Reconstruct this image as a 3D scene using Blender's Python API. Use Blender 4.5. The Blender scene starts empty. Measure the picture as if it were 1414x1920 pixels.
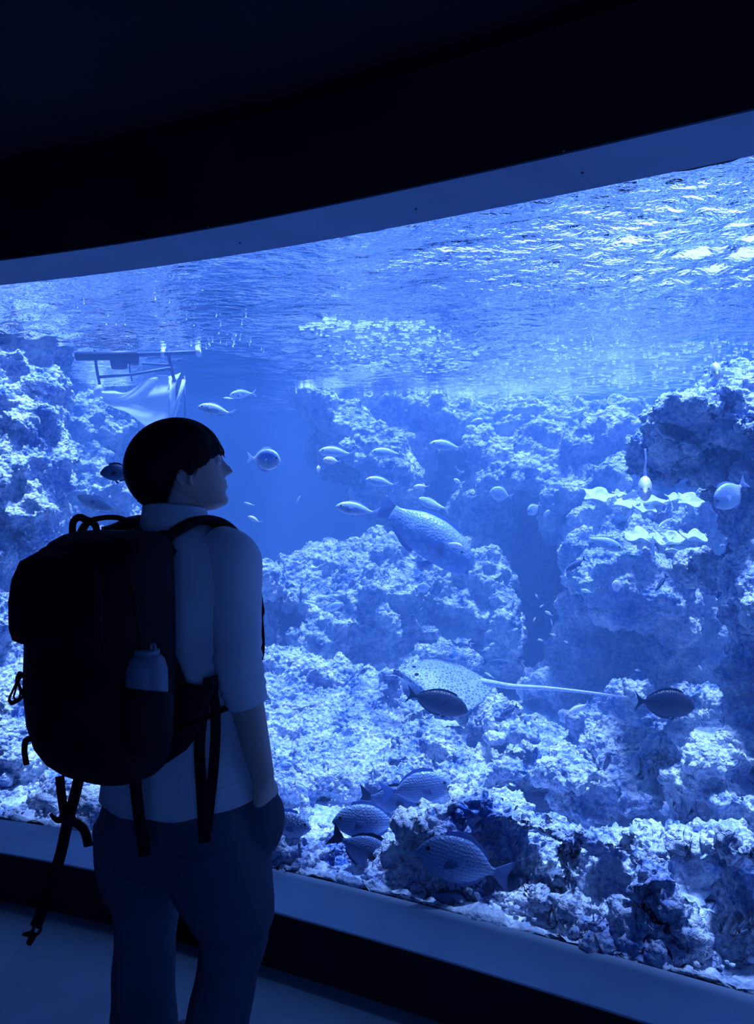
import bpy, bmesh, math, random
import numpy as np
from mathutils import Vector, Matrix

random.seed(7)
rng = np.random.default_rng(7)
SC = bpy.context.scene
COL = SC.collection

# ------------------------------------------------------------------ camera
EYE = 1.5            # lens height above the floor
FPX = 1450.0         # focal length in pixels of the 1414 x 1920 frame
cam_d = bpy.data.cameras.new('camera')
cam_d.sensor_fit = 'AUTO'
cam_d.sensor_width = 36.0
cam_d.lens = FPX / 1920.0 * 36.0
cam_d.clip_start = 0.05
cam_d.clip_end = 60.0
cam = bpy.data.objects.new('camera', cam_d)
cam.location = (0, 0, EYE)
cam.rotation_euler = (math.radians(90), 0, 0)
COL.objects.link(cam)
SC.camera = cam

# ------------------------------------------------------------------ sky, sun, exposure
world = bpy.data.worlds.new('sky')
SC.world = world
world.use_nodes = True
bg = world.node_tree.nodes['Background']
bg.inputs['Color'].default_value = (0.16, 0.38, 1.0, 1)
bg.inputs['Strength'].default_value = 1.05

sun_d = bpy.data.lights.new('sun', 'SUN')
sun_d.color = (0.24, 0.40, 1.0)
sun_d.energy = 28.0
sun_d.angle = math.radians(7)
sun = bpy.data.objects.new('sun', sun_d)
sun.rotation_euler = Vector((0.12, 0.06, 1.0)).to_track_quat('Z', 'Y').to_euler()
sun.location = (0, 3, 8)
COL.objects.link(sun)

# added area light over the far right, making white glints on the water
rig_d = bpy.data.lights.new('glint_light', 'AREA')
rig_d.shape = 'RECTANGLE'
rig_d.size = 5.0
rig_d.size_y = 2.8
rig_d.color = (0.5, 0.7, 1.0)
rig_d.energy = 80.0
rig_l = bpy.data.objects.new('glint_light', rig_d)
rig_l.location = (2.5, 7.0, 3.9)
rig_l.visible_camera = True
COL.objects.link(rig_l)

# added fill light above the front rim, brightening rock faces towards the window
rim_d = bpy.data.lights.new('rim_fill', 'AREA')
rim_d.shape = 'RECTANGLE'
rim_d.size = 3.4
rim_d.size_y = 0.15
rim_d.color = (0.13, 0.36, 1.0)
rim_d.energy = 26.0
rim_l = bpy.data.objects.new('rim_fill', rim_d)
rim_l.location = (0.70, 2.85, 2.86)
rim_l.rotation_euler = Vector((-0.30, -0.62, 0.80)).to_track_quat('Z', 'Y').to_euler()
COL.objects.link(rim_l)

# added dim blue fill light far behind the visitor, for shirt and floor
hall_d = bpy.data.lights.new('hall_fill', 'AREA')
hall_d.shape = 'RECTANGLE'
hall_d.size = 3.0
hall_d.size_y = 1.6
hall_d.color = (0.08, 0.25, 1.0)
hall_d.energy = 52.0
hall = bpy.data.objects.new('hall_fill', hall_d)
hall.location = (1.0, -4.2, 1.6)
hall.rotation_euler = (math.radians(90), 0, math.radians(-5))
COL.objects.link(hall)

SC.view_settings.view_transform = 'Standard'
SC.view_settings.look = 'None'
SC.view_settings.exposure = 0.0
SC.view_settings.gamma = 1.0
SC.view_settings.use_curve_mapping = False
cy = SC.cycles
cy.max_bounces = 7
cy.diffuse_bounces = 4
cy.glossy_bounces = 3
cy.transmission_bounces = 3
cy.volume_bounces = 1
cy.transparent_max_bounces = 12
cy.caustics_reflective = True
cy.caustics_refractive = False
cy.sample_clamp_indirect = 4.0
cy.use_denoising = True
cy.use_adaptive_sampling = True
cy.adaptive_threshold = 0.02

# ------------------------------------------------------------------ helpers
SCALE = 1.1
def P(px, py, D):
    """The point that stands D * SCALE metres in front of the lens in the direction of pixel px, py."""
    D = D * SCALE
    return Vector(((px - 707.0) / FPX * D, D, EYE + (960.0 - py) / FPX * D))

def link(name, me, mat=None, parent=None, smooth=True):
    o = bpy.data.objects.new(name, me)
    COL.objects.link(o)
    if mat is not None:
        me.materials.clear()
        me.materials.append(mat)
    if smooth and len(me.polygons):
        me.polygons.foreach_set('use_smooth', np.ones(len(me.polygons), dtype=bool))
    if parent is not None:
        o.parent = parent
        o.matrix_parent_inverse = parent.matrix_world.inverted()
    return o

def empty(name, loc, rot=None):
    o = bpy.data.objects.new(name, None)
    o.empty_display_size = 0.05
    o.location = loc
    if rot is not None:
        o.rotation_euler = rot
    COL.objects.link(o)
    bpy.context.view_layer.update()
    return o

def tag(o, label, cat, group=None, kind=None):
    o['label'] = label
    o['category'] = cat
    if group:
        o['group'] = group
    if kind:
        o['kind'] = kind
    return o

def structure(o, label=None):
    o['kind'] = 'structure'
    if label:
        o['label'] = label
    return o

def mesh(name, verts, faces):
    me = bpy.data.meshes.new(name)
    me.from_pydata([tuple(v) for v in verts], [], [tuple(f) for f in faces])
    me.validate()
    me.update()
    return me

class MB:
    """Collects vertices and faces for one mesh."""
    def __init__(self):
        self.v = []
        self.f = []
    def add(self, verts, faces):
        n = len(self.v)
        self.v.extend([tuple(p) for p in verts])
        self.f.extend([tuple(i + n for i in f) for f in faces])
    def grid(self, rows, closed_u=False, cap0=False, cap1=False):
        """rows: list of equally long rings or lines of points."""
        n = len(self.v)
        m = len(rows[0])
        for r in rows:
            self.v.extend([tuple(p) for p in r])
        for i in range(len(rows) - 1):
            for j in range(m if closed_u else m - 1):
                k = (j + 1) % m
                self.f.append((n + i * m + j, n + i * m + k, n + (i + 1) * m + k, n + (i + 1) * m + j))
        if cap0:
            self.f.append(tuple(n + j for j in reversed(range(m))))
        if cap1:
            b = n + (len(rows) - 1) * m
            self.f.append(tuple(b + j for j in range(m)))
    def tube(self, pts, radii, seg=8, flat=1.0, up=None, cap=True):
        """A tube along pts; flat < 1 squashes it into a strap whose thin side looks along up."""
        pts = [Vector(p) for p in pts]
        if not isinstance(radii, (list, tuple)):
            radii = [radii] * len(pts)
        rows = []
        prev = None
        for i, p in enumerate(pts):
            t = (pts[min(i + 1, len(pts) - 1)] - pts[max(i - 1, 0)]).normalized()
            u = Vector(up) if up is not None else (prev if prev is not None else (Vector((0, 0, 1)) if abs(t.z) < 0.9 else Vector((1, 0, 0))))
            a = u - t * u.dot(t)
            if a.length < 1e-5:
                a = t.orthogonal()
            a.normalize()
            prev = a
            b = t.cross(a)
            rows.append([p + a * (math.sin(2 * math.pi * j / seg) * radii[i] * flat) + b * (math.cos(2 * math.pi * j / seg) * radii[i]) for j in range(seg)])
        self.grid(rows, True, cap, cap)
    def ball(self, c, r, nu=10, nv=7, M=None):
        c = Vector(c)
        r = (r, r, r) if isinstance(r, (int, float)) else r
        n = len(self.v)
        for i in range(1, nv):
            th = math.pi * i / nv
            for j in range(nu):
                ph = 2 * math.pi * j / nu
                d = Vector((math.sin(th) * math.cos(ph) * r[0], math.sin(th) * math.sin(ph) * r[1], math.cos(th) * r[2]))
                self.v.append(tuple(c + (M @ d if M is not None else d)))
        top = len(self.v)
        for s in (1, -1):
            d = Vector((0, 0, s * r[2]))
            self.v.append(tuple(c + (M @ d if M is not None else d)))
        for i in range(nv - 2):
            for j in range(nu):
                k = (j + 1) % nu
                self.f.append((n + i * nu + j, n + (i + 1) * nu + j, n + (i + 1) * nu + k, n + i * nu + k))
        for j in range(nu):
            k = (j + 1) % nu
            self.f.append((top, n + j, n + k))
            b = n + (nv - 2) * nu
            self.f.append((top + 1, b + k, b + j))
    def box(self, lo, hi):
        (x0, y0, z0), (x1, y1, z1) = lo, hi
        self.add([(x0, y0, z0), (x1, y0, z0), (x1, y1, z0), (x0, y1, z0), (x0, y0, z1), (x1, y0, z1), (x1, y1, z1), (x0, y1, z1)],
                 [(0, 3, 2, 1), (4, 5, 6, 7), (0, 1, 5, 4), (1, 2, 6, 5), (2, 3, 7, 6), (3, 0, 4, 7)])
    def build(self, name, mat=None, parent=None, smooth=True):
        return link(name, mesh(name, self.v, self.f), mat, parent, smooth)
    def me(self, name, mat=None, smooth=True):
        m = mesh(name, self.v, self.f)
        if mat:
            m.materials.append(mat)
        if smooth:
            m.polygons.foreach_set('use_smooth', np.ones(len(m.polygons), dtype=bool))
        return m

def spline(pts, n=8):
    """Catmull-Rom through pts."""
    pts = [Vector(p) for p in pts]
    out = []
    for i in range(len(pts) - 1):
        p0, p1, p2, p3 = pts[max(i - 1, 0)], pts[i], pts[i + 1], pts[min(i + 2, len(pts) - 1)]
        for k in range(n):
            t = k / n
            out.append(0.5 * ((2 * p1) + (p2 - p0) * t + (2 * p0 - 5 * p1 + 4 * p2 - p3) * t * t + (3 * p1 - p0 - 3 * p2 + p3) * t ** 3))
    out.append(pts[-1])
    return out

# ------------------------------------------------------------------ materials
def mat(name, color, rough=0.7, metallic=0.0, spec=0.3, noise=None, bump=None, coat=0.0, sheen=0.0):
    """noise: (scale, dark factor, light factor); bump: (scale, strength, distance)."""
    m = bpy.data.materials.new(name)
    m.use_nodes = True
    nt = m.node_tree
    b = nt.nodes['Principled BSDF']
    b.inputs['Base Color'].default_value = (*color, 1)
    b.inputs['Roughness'].default_value = rough
    b.inputs['Metallic'].default_value = metallic
    b.inputs['Specular IOR Level'].default_value = spec
    b.inputs['Sheen Weight'].default_value = sheen
    tc = nt.nodes.new('ShaderNodeTexCoord')
    if noise:
        t = nt.nodes.new('ShaderNodeTexNoise')
        t.inputs['Scale'].default_value = noise[0]
        t.inputs['Detail'].default_value = 5
        nt.links.new(tc.outputs['Object'], t.inputs['Vector'])
        r = nt.nodes.new('ShaderNodeValToRGB')
        r.color_ramp.elements[0].position = 0.3
        r.color_ramp.elements[1].position = 0.7
        r.color_ramp.elements[0].color = (*[c * noise[1] for c in color], 1)
        r.color_ramp.elements[1].color = (*[min(1, c * noise[2]) for c in color], 1)
        nt.links.new(t.outputs['Fac'], r.inputs['Fac'])
        nt.links.new(r.outputs['Color'], b.inputs['Base Color'])
    if bump:
        t2 = nt.nodes.new('ShaderNodeTexNoise')
        t2.inputs['Scale'].default_value = bump[0]
        t2.inputs['Detail'].default_value = 4
        nt.links.new(tc.outputs['Object'], t2.inputs['Vector'])
        bp = nt.nodes.new('ShaderNodeBump')
        bp.inputs['Strength'].default_value = bump[1]
        bp.inputs['Distance'].default_value = bump[2]
        nt.links.new(t2.outputs['Fac'], bp.inputs['Height'])
        nt.links.new(bp.outputs['Normal'], b.inputs['Normal'])
    return m

def rock_mat(name, dark, light, grain=48.0, bump=0.026):
    """Crusted reef rock: mottled colour, fine grained and pitted relief."""
    m = bpy.data.materials.new(name)
    m.use_nodes = True
    nt = m.node_tree
    L = nt.links.new
    b = nt.nodes['Principled BSDF']
    b.inputs['Roughness'].default_value = 0.85
    b.inputs['Specular IOR Level'].default_value = 0.25
    tc = nt.nodes.new('ShaderNodeTexCoord')
    n1 = nt.nodes.new('ShaderNodeTexNoise')
    n1.inputs['Scale'].default_value = 5.0
    n1.inputs['Detail'].default_value = 7
    n1.inputs['Roughness'].default_value = 0.7
    L(tc.outputs['Object'], n1.inputs['Vector'])
    n2 = nt.nodes.new('ShaderNodeTexNoise')
    n2.inputs['Scale'].default_value = grain
    n2.inputs['Detail'].default_value = 4
    n2.inputs['Roughness'].default_value = 0.65
    L(tc.outputs['Object'], n2.inputs['Vector'])
    v = nt.nodes.new('ShaderNodeTexVoronoi')
    v.inputs['Scale'].default_value = grain * 0.9
    v.feature = 'F1'
    L(tc.outputs['Object'], v.inputs['Vector'])
    mx = nt.nodes.new('ShaderNodeMath')
    mx.operation = 'MULTIPLY_ADD'
    mx.inputs[1].default_value = 0.55
    L(n2.outputs['Fac'], mx.inputs[0])
    L(n1.outputs['Fac'], mx.inputs[2])
    r = nt.nodes.new('ShaderNodeValToRGB')
    e = r.color_ramp.elements
    e[0].position = 0.60
    e[0].color = (*dark, 1)
    e[1].position = 0.92
    e[1].color = (*light, 1)
    L(mx.outputs[0], r.inputs['Fac'])
    L(r.outputs['Color'], b.inputs['Base Color'])
    h = nt.nodes.new('ShaderNodeMath')
    h.operation = 'SUBTRACT'
    L(n2.outputs['Fac'], h.inputs[0])
    L(v.outputs['Distance'], h.inputs[1])
    bp = nt.nodes.new('ShaderNodeBump')
    bp.inputs['Strength'].default_value = 0.9
    bp.inputs['Distance'].default_value = bump
    L(h.outputs[0], bp.inputs['Height'])
    L(bp.outputs['Normal'], b.inputs['Normal'])
    return m

M_ROCK = rock_mat('reef_rock', (0.06, 0.17, 0.55), (0.86, 0.94, 1.0))
M_ROCK_FAR = rock_mat('reef_rock_far', (0.05, 0.15, 0.48), (0.84, 0.93, 1.0), 26.0, 0.06)
M_ROCK_DARK = rock_mat('dark_reef_rock', (0.06, 0.11, 0.26), (0.55, 0.68, 0.9))  # darker rock for the stump and one small stone
M_SAND = rock_mat('coarse_sand', (0.16, 0.28, 0.54), (0.84, 0.92, 1.0), 60.0, 0.008)
M_PLASTER = mat('black_paint', (0.010, 0.015, 0.026), 0.8, spec=0.05, noise=(3, 0.8, 1.2))
M_CEIL = mat('dark_ceiling_paint', (0.008, 0.012, 0.02), 0.9, spec=0.05, noise=(2, 0.8, 1.2))
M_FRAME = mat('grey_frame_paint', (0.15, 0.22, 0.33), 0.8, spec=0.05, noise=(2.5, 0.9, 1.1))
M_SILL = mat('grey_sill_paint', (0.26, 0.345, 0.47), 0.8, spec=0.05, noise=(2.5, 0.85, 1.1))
M_FLOOR = mat('gallery_floor', (0.22, 0.27, 0.345), 0.6, noise=(4, 0.9, 1.1), bump=(160, 0.15, 0.002))
M_BOLT = mat('dark_bolt', (0.03, 0.04, 0.06), 0.5, 0.6)

# ------------------------------------------------------------------ the curved window
_sx = [-6.0, -3.5, -2.5, -1.5, -0.9, -0.03, 0.45, 0.76, 1.5, 6.0]
_ss = [0.10, -0.05, -0.15, -0.29, -0.37, -0.506, -0.553, -0.575, -0.59, -0.59]
_X = np.linspace(-5.0, 4.0, 901)
_S = np.interp(_X, _sx, _ss)
_Y = np.concatenate([[0], np.cumsum((_S[1:] + _S[:-1]) / 2 * np.diff(_X))])
_Y += 2.238 - np.interp(0.2979, _X, _Y)
def glass_y(x):
    return np.interp(np.asarray(x) / SCALE, _X, _Y) * SCALE
GX = np.linspace(-4.0, 3.0, 71)
GPT = []
for x in GX:
    s = float(np.interp(x / SCALE, _sx, _ss))
    n = Vector((-s, 1.0, 0)).normalized()          # points into the tank
    GPT.append((Vector((x, float(glass_y(x)), 0)), n))

SILL, HEAD = EYE - 1.19 * SCALE, EYE + 0.878 * SCALE     # the glass runs from the sill to the soffit
WATER = EYE + 0.887 * SCALE
REVEAL = 0.24                # depth of sill and soffit on the visitor's side
CEIL = EYE + 1.32
def ribbon(prof):
    """Sweeps a closed profile of (offset into the tank, height) along the window's curve."""
    mb = MB()
    rows = [[p + n * a + Vector((0, 0, h)) for a, h in prof] for p, n in GPT]
    mb.grid(rows, True, True, True)
    return mb

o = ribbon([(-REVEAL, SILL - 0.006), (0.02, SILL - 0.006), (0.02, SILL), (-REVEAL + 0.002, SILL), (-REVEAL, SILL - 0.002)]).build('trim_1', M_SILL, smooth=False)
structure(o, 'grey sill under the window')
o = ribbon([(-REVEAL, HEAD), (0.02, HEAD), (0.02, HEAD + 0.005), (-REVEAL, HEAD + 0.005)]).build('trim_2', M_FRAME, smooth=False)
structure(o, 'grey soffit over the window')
for px, py in ((737, 358), (780, 391), (1057, 281), (1092, 323), (390, 424), (450, 455)):
    p = P(px, py, (HEAD - EYE) * FPX / (960 - py) / SCALE)
    mb = MB()
    mb.tube([p + Vector((0, 0, 0.003)), p - Vector((0, 0, 0.004))], 0.0035, 8)
    mb.build('bolt', M_BOLT, o)
o = ribbon([(-REVEAL + 0.006, 0.0), (0.02, 0.0), (0.02, SILL - 0.006), (-REVEAL + 0.006, SILL - 0.006)]).build('baseboard_front', M_PLASTER, smooth=False)
structure(o, 'black kick board under the sill')
o = ribbon([(-REVEAL + 0.002, HEAD + 0.005), (0.0205, HEAD + 0.005), (0.0205, CEIL + 0.3), (-REVEAL + 0.002, CEIL + 0.3)]).build('wall_front', M_PLASTER, smooth=False)
structure(o, 'black wall above the window')
o = ribbon([(0.0, WATER + 0.1), (0.38, WATER + 0.1), (0.38, WATER + 0.25), (0.0, WATER + 0.25)]).build('rim_sun_block', M_PLASTER, smooth=False)  # unseen slab added to keep the sun off sill and floor
structure(o, 'added unseen slab blocking the sun at the front rim of the tank')

M_GLASS = bpy.data.materials.new('clear_acrylic')
M_GLASS.use_nodes = True
_nt = M_GLASS.node_tree
_nt.nodes.remove(_nt.nodes['Principled BSDF'])
_t = _nt.nodes.new('ShaderNodeBsdfTransparent')
_t.inputs['Color'].default_value = (0.97, 0.985, 1.0, 1)
_nt.links.new(_t.outputs[0], _nt.nodes['Material Output'].inputs['Surface'])
o = ribbon([(0.0, SILL - 0.04), (0.019, SILL - 0.04), (0.019, HEAD + 0.04), (0.0, HEAD + 0.04)]).build('window_1', M_GLASS)
structure(o, 'curved clear acrylic aquarium window')

# room shell
def slab(name, lo, hi, m, label):
    mb = MB()
    mb.box(lo, hi)
    return structure(mb.build(name, m, smooth=False), label)
slab('floor', (-4.3, -5.2, -0.1), (3.3, 4.2, 0.0), M_FLOOR, 'grey gallery floor')
slab('wall_left', (-4.4, -5.2, 0), (-4.0, float(glass_y(-4.0)) - 0.01, CEIL + 0.3), M_PLASTER, 'dark left wall')
slab('wall_right', (2.9, -5.2, 0), (3.3, float(glass_y(2.95)) - 0.01, CEIL + 0.3), M_PLASTER, 'dark right wall')
slab('wall_back', (-4.3, -5.2, 0), (3.3, -5.0, CEIL + 0.3), M_PLASTER, 'dark wall behind the visitor')
mb = MB()
bot = [(x, float(glass_y(x)) + 0.05) for x in GX]
ring = [(-4.0, -5.2)] + [(3.0, -5.2)] + bot[::-1]
n = len(ring)
mb.add([(x, y, CEIL) for x, y in ring] + [(x, y, CEIL + 0.3) for x, y in ring],
       [tuple(range(n))[::-1], tuple(range(n, 2 * n))] + [(i, (i + 1) % n, n + (i + 1) % n, n + i) for i in range(n)])
structure(mb.build('ceiling', M_CEIL, smooth=False), 'black ceiling of the gallery')

# tank shell
M_TANK = mat('tank_wall', (0.05, 0.11, 0.28), 0.9, noise=(2, 0.7, 1.3))
TX0, TX1, TY1 = -5.2, 3.9, 10.0
slab('wall_tank_back', (TX0 - 0.2, TY1, 0.0), (TX1 + 0.2, TY1 + 0.2, 2.9), M_TANK, 'far wall of the tank')
slab('haze_shade_slab', (-2.3, 6.7, WATER + 0.55), (-0.95, TY1, WATER + 0.65), M_PLASTER, 'added unseen slab shading the far corner of the tank')  # unseen slab added to darken the haze at the far end
slab('wall_tank_left', (TX0 - 0.2, 3.0, 0.0), (TX0, TY1, 2.9), M_TANK, 'left wall of the tank')
slab('wall_tank_right', (TX1, 0.5, 0.0), (TX1 + 0.2, TY1, 2.9), M_TANK, 'right wall of the tank')

# ------------------------------------------------------------------ water
M_WATER = bpy.data.materials.new('hazy_water')
M_WATER.use_nodes = True
_nt = M_WATER.node_tree
_nt.nodes.remove(_nt.nodes['Principled BSDF'])
_s = _nt.nodes.new('ShaderNodeVolumeScatter')
_s.inputs['Color'].default_value = (0.09, 0.20, 0.43, 1)
_s.inputs['Density'].default_value = 0.31
_s.inputs['Anisotropy'].default_value = 0.1
_a = _nt.nodes.new('ShaderNodeVolumeAbsorption')
_a.inputs['Color'].default_value = (0.07, 0.17, 0.22, 1)
_a.inputs['Density'].default_value = 0.26
_ad = _nt.nodes.new('ShaderNodeAddShader')
_nt.links.new(_s.outputs[0], _ad.inputs[0])
_nt.links.new(_a.outputs[0], _ad.inputs[1])
_nt.links.new(_ad.outputs[0], _nt.nodes['Material Output'].inputs['Volume'])
ring = [(TX0, TY1), (TX0, float(glass_y(-4.0)) + 0.2)] + [((p + n * 0.022).x, (p + n * 0.022).y) for p, n in GPT] + [(TX1, TY1)]
n = len(ring)
mb = MB()
mb.add([(x, y, 0.05) for x, y in ring] + [(x, y, WATER - 0.05) for x, y in ring],
       [tuple(range(n))[::-1], tuple(range(n, 2 * n))] + [(i, (i + 1) % n, n + (i + 1) % n, n + i) for i in range(n)])
o = mb.build('water', M_WATER, smooth=False)
o['kind'] = 'stuff'
o['label'] = 'hazy blue water filling the tank'
o['category'] = 'water'

M_SURF = bpy.data.materials.new('water_surface')
M_SURF.use_nodes = True
_nt = M_SURF.node_tree
L = _nt.links.new
_nt.nodes.remove(_nt.nodes['Principled BSDF'])
_tc = _nt.nodes.new('ShaderNodeTexCoord')
_mp = _nt.nodes.new('ShaderNodeMapping')
_mp.inputs['Scale'].default_value = (1.0, 1.5, 1.0)
L(_tc.outputs['Object'], _mp.inputs['Vector'])
_n1 = _nt.nodes.new('ShaderNodeTexNoise')
_n1.inputs['Scale'].default_value = 12.0
_n1.inputs['Detail'].default_value = 3
_n1.inputs['Roughness'].default_value = 0.55
L(_mp.outputs[0], _n1.inputs['Vector'])
_n2 = _nt.nodes.new('ShaderNodeTexNoise')     # where the surface is stirred and where it lies calm
_n2.inputs['Scale'].default_value = 0.75
_n2.inputs['Detail'].default_value = 2
L(_tc.outputs['Object'], _n2.inputs['Vector'])
_rr = _nt.nodes.new('ShaderNodeMapRange')
_rr.inputs['From Min'].default_value = 0.42
_rr.inputs['From Max'].default_value = 0.68
_rr.inputs['To Min'].default_value = 0.20
_rr.inputs['To Max'].default_value = 0.55
L(_n2.outputs['Fac'], _rr.inputs['Value'])
_bp = _nt.nodes.new('ShaderNodeBump')
_bp.inputs['Distance'].default_value = 0.075
_ds = _nt.nodes.new('ShaderNodeVectorMath')     # stronger ripples shaped near the front rim to bring out bright glints
_ds.operation = 'DISTANCE'
_ds.inputs[1].default_value = (1.35, 2.75, WATER)
L(_tc.outputs['Object'], _ds.inputs[0])
_dr = _nt.nodes.new('ShaderNodeMapRange')
_dr.inputs['From Min'].default_value = 0.3
_dr.inputs['From Max'].default_value = 1.5
_dr.inputs['To Min'].default_value = 0.25
_dr.inputs['To Max'].default_value = 0.0
L(_ds.outputs['Value'], _dr.inputs['Value'])
_sm = _nt.nodes.new('ShaderNodeMath')
_sm.operation = 'ADD'
L(_rr.outputs[0], _sm.inputs[0])
L(_dr.outputs[0], _sm.inputs[1])
L(_sm.outputs[0], _bp.inputs['Strength'])
L(_n1.outputs['Fac'], _bp.inputs['Height'])
_fr = _nt.nodes.new('ShaderNodeFresnel')
_fr.inputs['IOR'].default_value = 1.33
L(_bp.outputs[0], _fr.inputs['Normal'])
_gl = _nt.nodes.new('ShaderNodeBsdfGlossy')
_gl.inputs['Roughness'].default_value = 0.02
_gl.inputs['Color'].default_value = (0.95, 0.97, 1, 1)
L(_bp.outputs[0], _gl.inputs['Normal'])
_tr = _nt.nodes.new('ShaderNodeBsdfTransparent')
_mx = _nt.nodes.new('ShaderNodeMixShader')
L(_fr.outputs[0], _mx.inputs[0])
L(_tr.outputs[0], _mx.inputs[1])
L(_gl.outputs[0], _mx.inputs[2])
L(_mx.outputs[0], _nt.nodes['Material Output'].inputs['Surface'])

def waves(x, y):
    z = np.zeros_like(x)
    r = np.random.default_rng(3)
    for k in range(26):
        a = r.normal(1.2, 0.7)
        w = 2 * math.pi / r.uniform(0.12, 0.7)
        z += np.sin(w * (x * math.cos(a) + y * math.sin(a)) + r.uniform(0, 6.28)) * (0.010 / (w / 9.0)) / 5
    for cx, cyy, rad, slope in ((1.75, 2.85, 1.15, 0.38), (0.2, 4.7, 0.8, 0.42), (-1.9, 4.2, 0.7, 0.22)):     # churned patches
        env = np.exp(-((x - cx) ** 2 + (y - cyy) ** 2) / rad ** 2)
        q = np.zeros_like(x)
        for k in range(22):
            a = r.normal(1.35, 0.55)
            w = 2 * math.pi / r.uniform(0.06, 0.24)
            q += np.sin(w * (x * math.cos(a) + y * math.sin(a)) + r.uniform(0, 6.28)) / w
        z += env * q * slope / math.sqrt(11)
    return z
nu, nv = 640, 520
us = np.linspace(TX0, TX1, nu)
tv = np.linspace(0, 1, nv) ** 1.5
gy = np.array([float(glass_y(min(max(x, -4), 3))) + 0.02 for x in us])
XX = np.repeat(us[None, :], nv, 0)
YY = gy[None, :] + (TY1 - gy[None, :]) * tv[:, None]
ZZ = WATER + waves(XX, YY)
verts = np.stack([XX, YY, ZZ], -1).reshape(-1, 3)
idx = np.arange(nu * nv).reshape(nv, nu)
faces = np.stack([idx[:-1, :-1], idx[:-1, 1:], idx[1:, 1:], idx[1:, :-1]], -1).reshape(-1, 4)
o = link('water_surface', mesh('water_surface', verts.tolist(), faces.tolist()), M_SURF)
o['kind'] = 'stuff'
o['label'] = 'rippled water surface of the tank seen from below'
o['category'] = 'water'

# ------------------------------------------------------------------ reef rock
ICO = {}
def ico(sub):
    if sub not in ICO:
        bm = bmesh.new()
        bmesh.ops.create_icosphere(bm, subdivisions=sub, radius=1.0)
        ICO[sub] = (np.array([v.co[:] for v in bm.verts]), [tuple(v.index for v in f.verts) for f in bm.faces])
        bm.free()
    return ICO[sub]

def tex(name, kind, scale, **kw):
    t = bpy.data.textures.new(name, kind)
    t.noise_scale = scale
    for k, v in kw.items():
        setattr(t, k, v)
    return t
T_BIG = tex('big', 'CLOUDS', 0.34, noise_depth=2)
T_MID = tex('mid', 'VORONOI', 0.14, distance_metric='DISTANCE')
T_MID2 = tex('mid2', 'CLOUDS', 0.10, noise_depth=3)
T_SMALL = tex('small', 'VORONOI', 0.026, distance_metric='DISTANCE')
T_FINE = tex('fine', 'CLOUDS', 0.022, noise_depth=2)

def displaced(me, name, mods, voxel=None):
    o = bpy.data.objects.new(name, me)
    COL.objects.link(o)
    if voxel:
        m = o.modifiers.new('r', 'REMESH')
        m.mode = 'VOXEL'
        m.voxel_size = voxel
    for t, s, mid in mods:
        m = o.modifiers.new('d', 'DISPLACE')
        m.texture = t
        m.strength = s
        m.mid_level = mid
        m.texture_coords = 'GLOBAL'
    bpy.context.view_layer.update()
    dg = bpy.context.evaluated_depsgraph_get()
    new = bpy.data.meshes.new_from_object(o.evaluated_get(dg), depsgraph=dg)
    bpy.data.objects.remove(o)
    bpy.data.meshes.remove(me)
    new.name = name
    return new

def glass_depth(px):
    xs = np.linspace(-3.5, 2.8, 3001)
    ys = glass_y(xs)
    i = int(np.argmin(np.abs(xs / ys - (px - 707.0) / FPX)))
    return float(ys[i]) / SCALE

def rock(name, ells, voxel, label, m=None, detail=1.0, big=1.0, cat='rock', group=None):
    """A mass of crusted rock: lumps (px, py, D, rx px, ry px[, rd m][, tilt]) grown together and roughened."""
    vs, fs = [], []
    iv, ifc = ico(3)
    n = 0
    for e in ells:
        px, py, D, rx, ry = e[:5]
        rx, ry = 1.13 * rx * D * SCALE / FPX, 1.13 * ry * D * SCALE / FPX
        rd = e[5] * SCALE if len(e) > 5 and e[5] else (rx + ry) / 2 * 1.1
        if py > 1480:                      # stands on the sea bed and clear of the window
            D = max(glass_depth(px) + (rd * 1.13 + 0.055) / SCALE / 0.88, min(D, 1690.0 / (py - 960)))
        tilt = math.radians(e[6]) if len(e) > 6 else 0.0
        c = P(px, py, D)
        v = iv * np.array([rx, rd, ry])
        ca, sa = math.cos(tilt), math.sin(tilt)
        v = np.stack([v[:, 0] * ca - v[:, 2] * sa, v[:, 1], v[:, 0] * sa + v[:, 2] * ca], -1) + np.array(c)
        vs.append(v)
        fs += [tuple(i + n for i in f) for f in ifc]
        n += len(iv)
    me = mesh(name, np.concatenate(vs).tolist(), fs)
    me = displaced(me, name, [(T_BIG, 0.26 * big, 0.5), (T_MID, -0.085 * detail, 0.4), (T_MID2, 0.06 * detail, 0.5), (T_SMALL, -0.028 * detail, 0.4), (T_FINE, 0.020 * detail, 0.5)], voxel)
    o = link(name, me, m or M_ROCK)
    return tag(o, label, cat, group)

# sea bed from the window to the back of the tank
nu, nv = 380, 300
us = np.linspace(TX0 + 0.01, TX1 - 0.01, nu)
tv = np.linspace(0, 1, nv) ** 1.6
gy = np.array([float(glass_y(min(max(x, -4), 3))) + 0.035 for x in us])
XX = np.repeat(us[None, :], nv, 0)
YY = gy[None, :] + (TY1 - 0.01 - gy[None, :]) * tv[:, None]
DD = YY - gy[None, :]
ZZ = SILL + 0.005 + 0.05 * np.clip(DD / 1.5, 0, 1) + 0.05 * np.clip((DD - 1.0) / 3, 0, 1)
ZZ[0] = 0.10                                   # the bed's cut edge against the window
YY[1] = YY[0] + 0.002
verts = np.stack([XX, YY, ZZ], -1).reshape(-1, 3)
idx = np.arange(nu * nv).reshape(nv, nu)
faces = np.stack([idx[:-1, :-1], idx[:-1, 1:], idx[1:, 1:], idx[1:, :-1]], -1).reshape(-1, 4)
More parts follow.
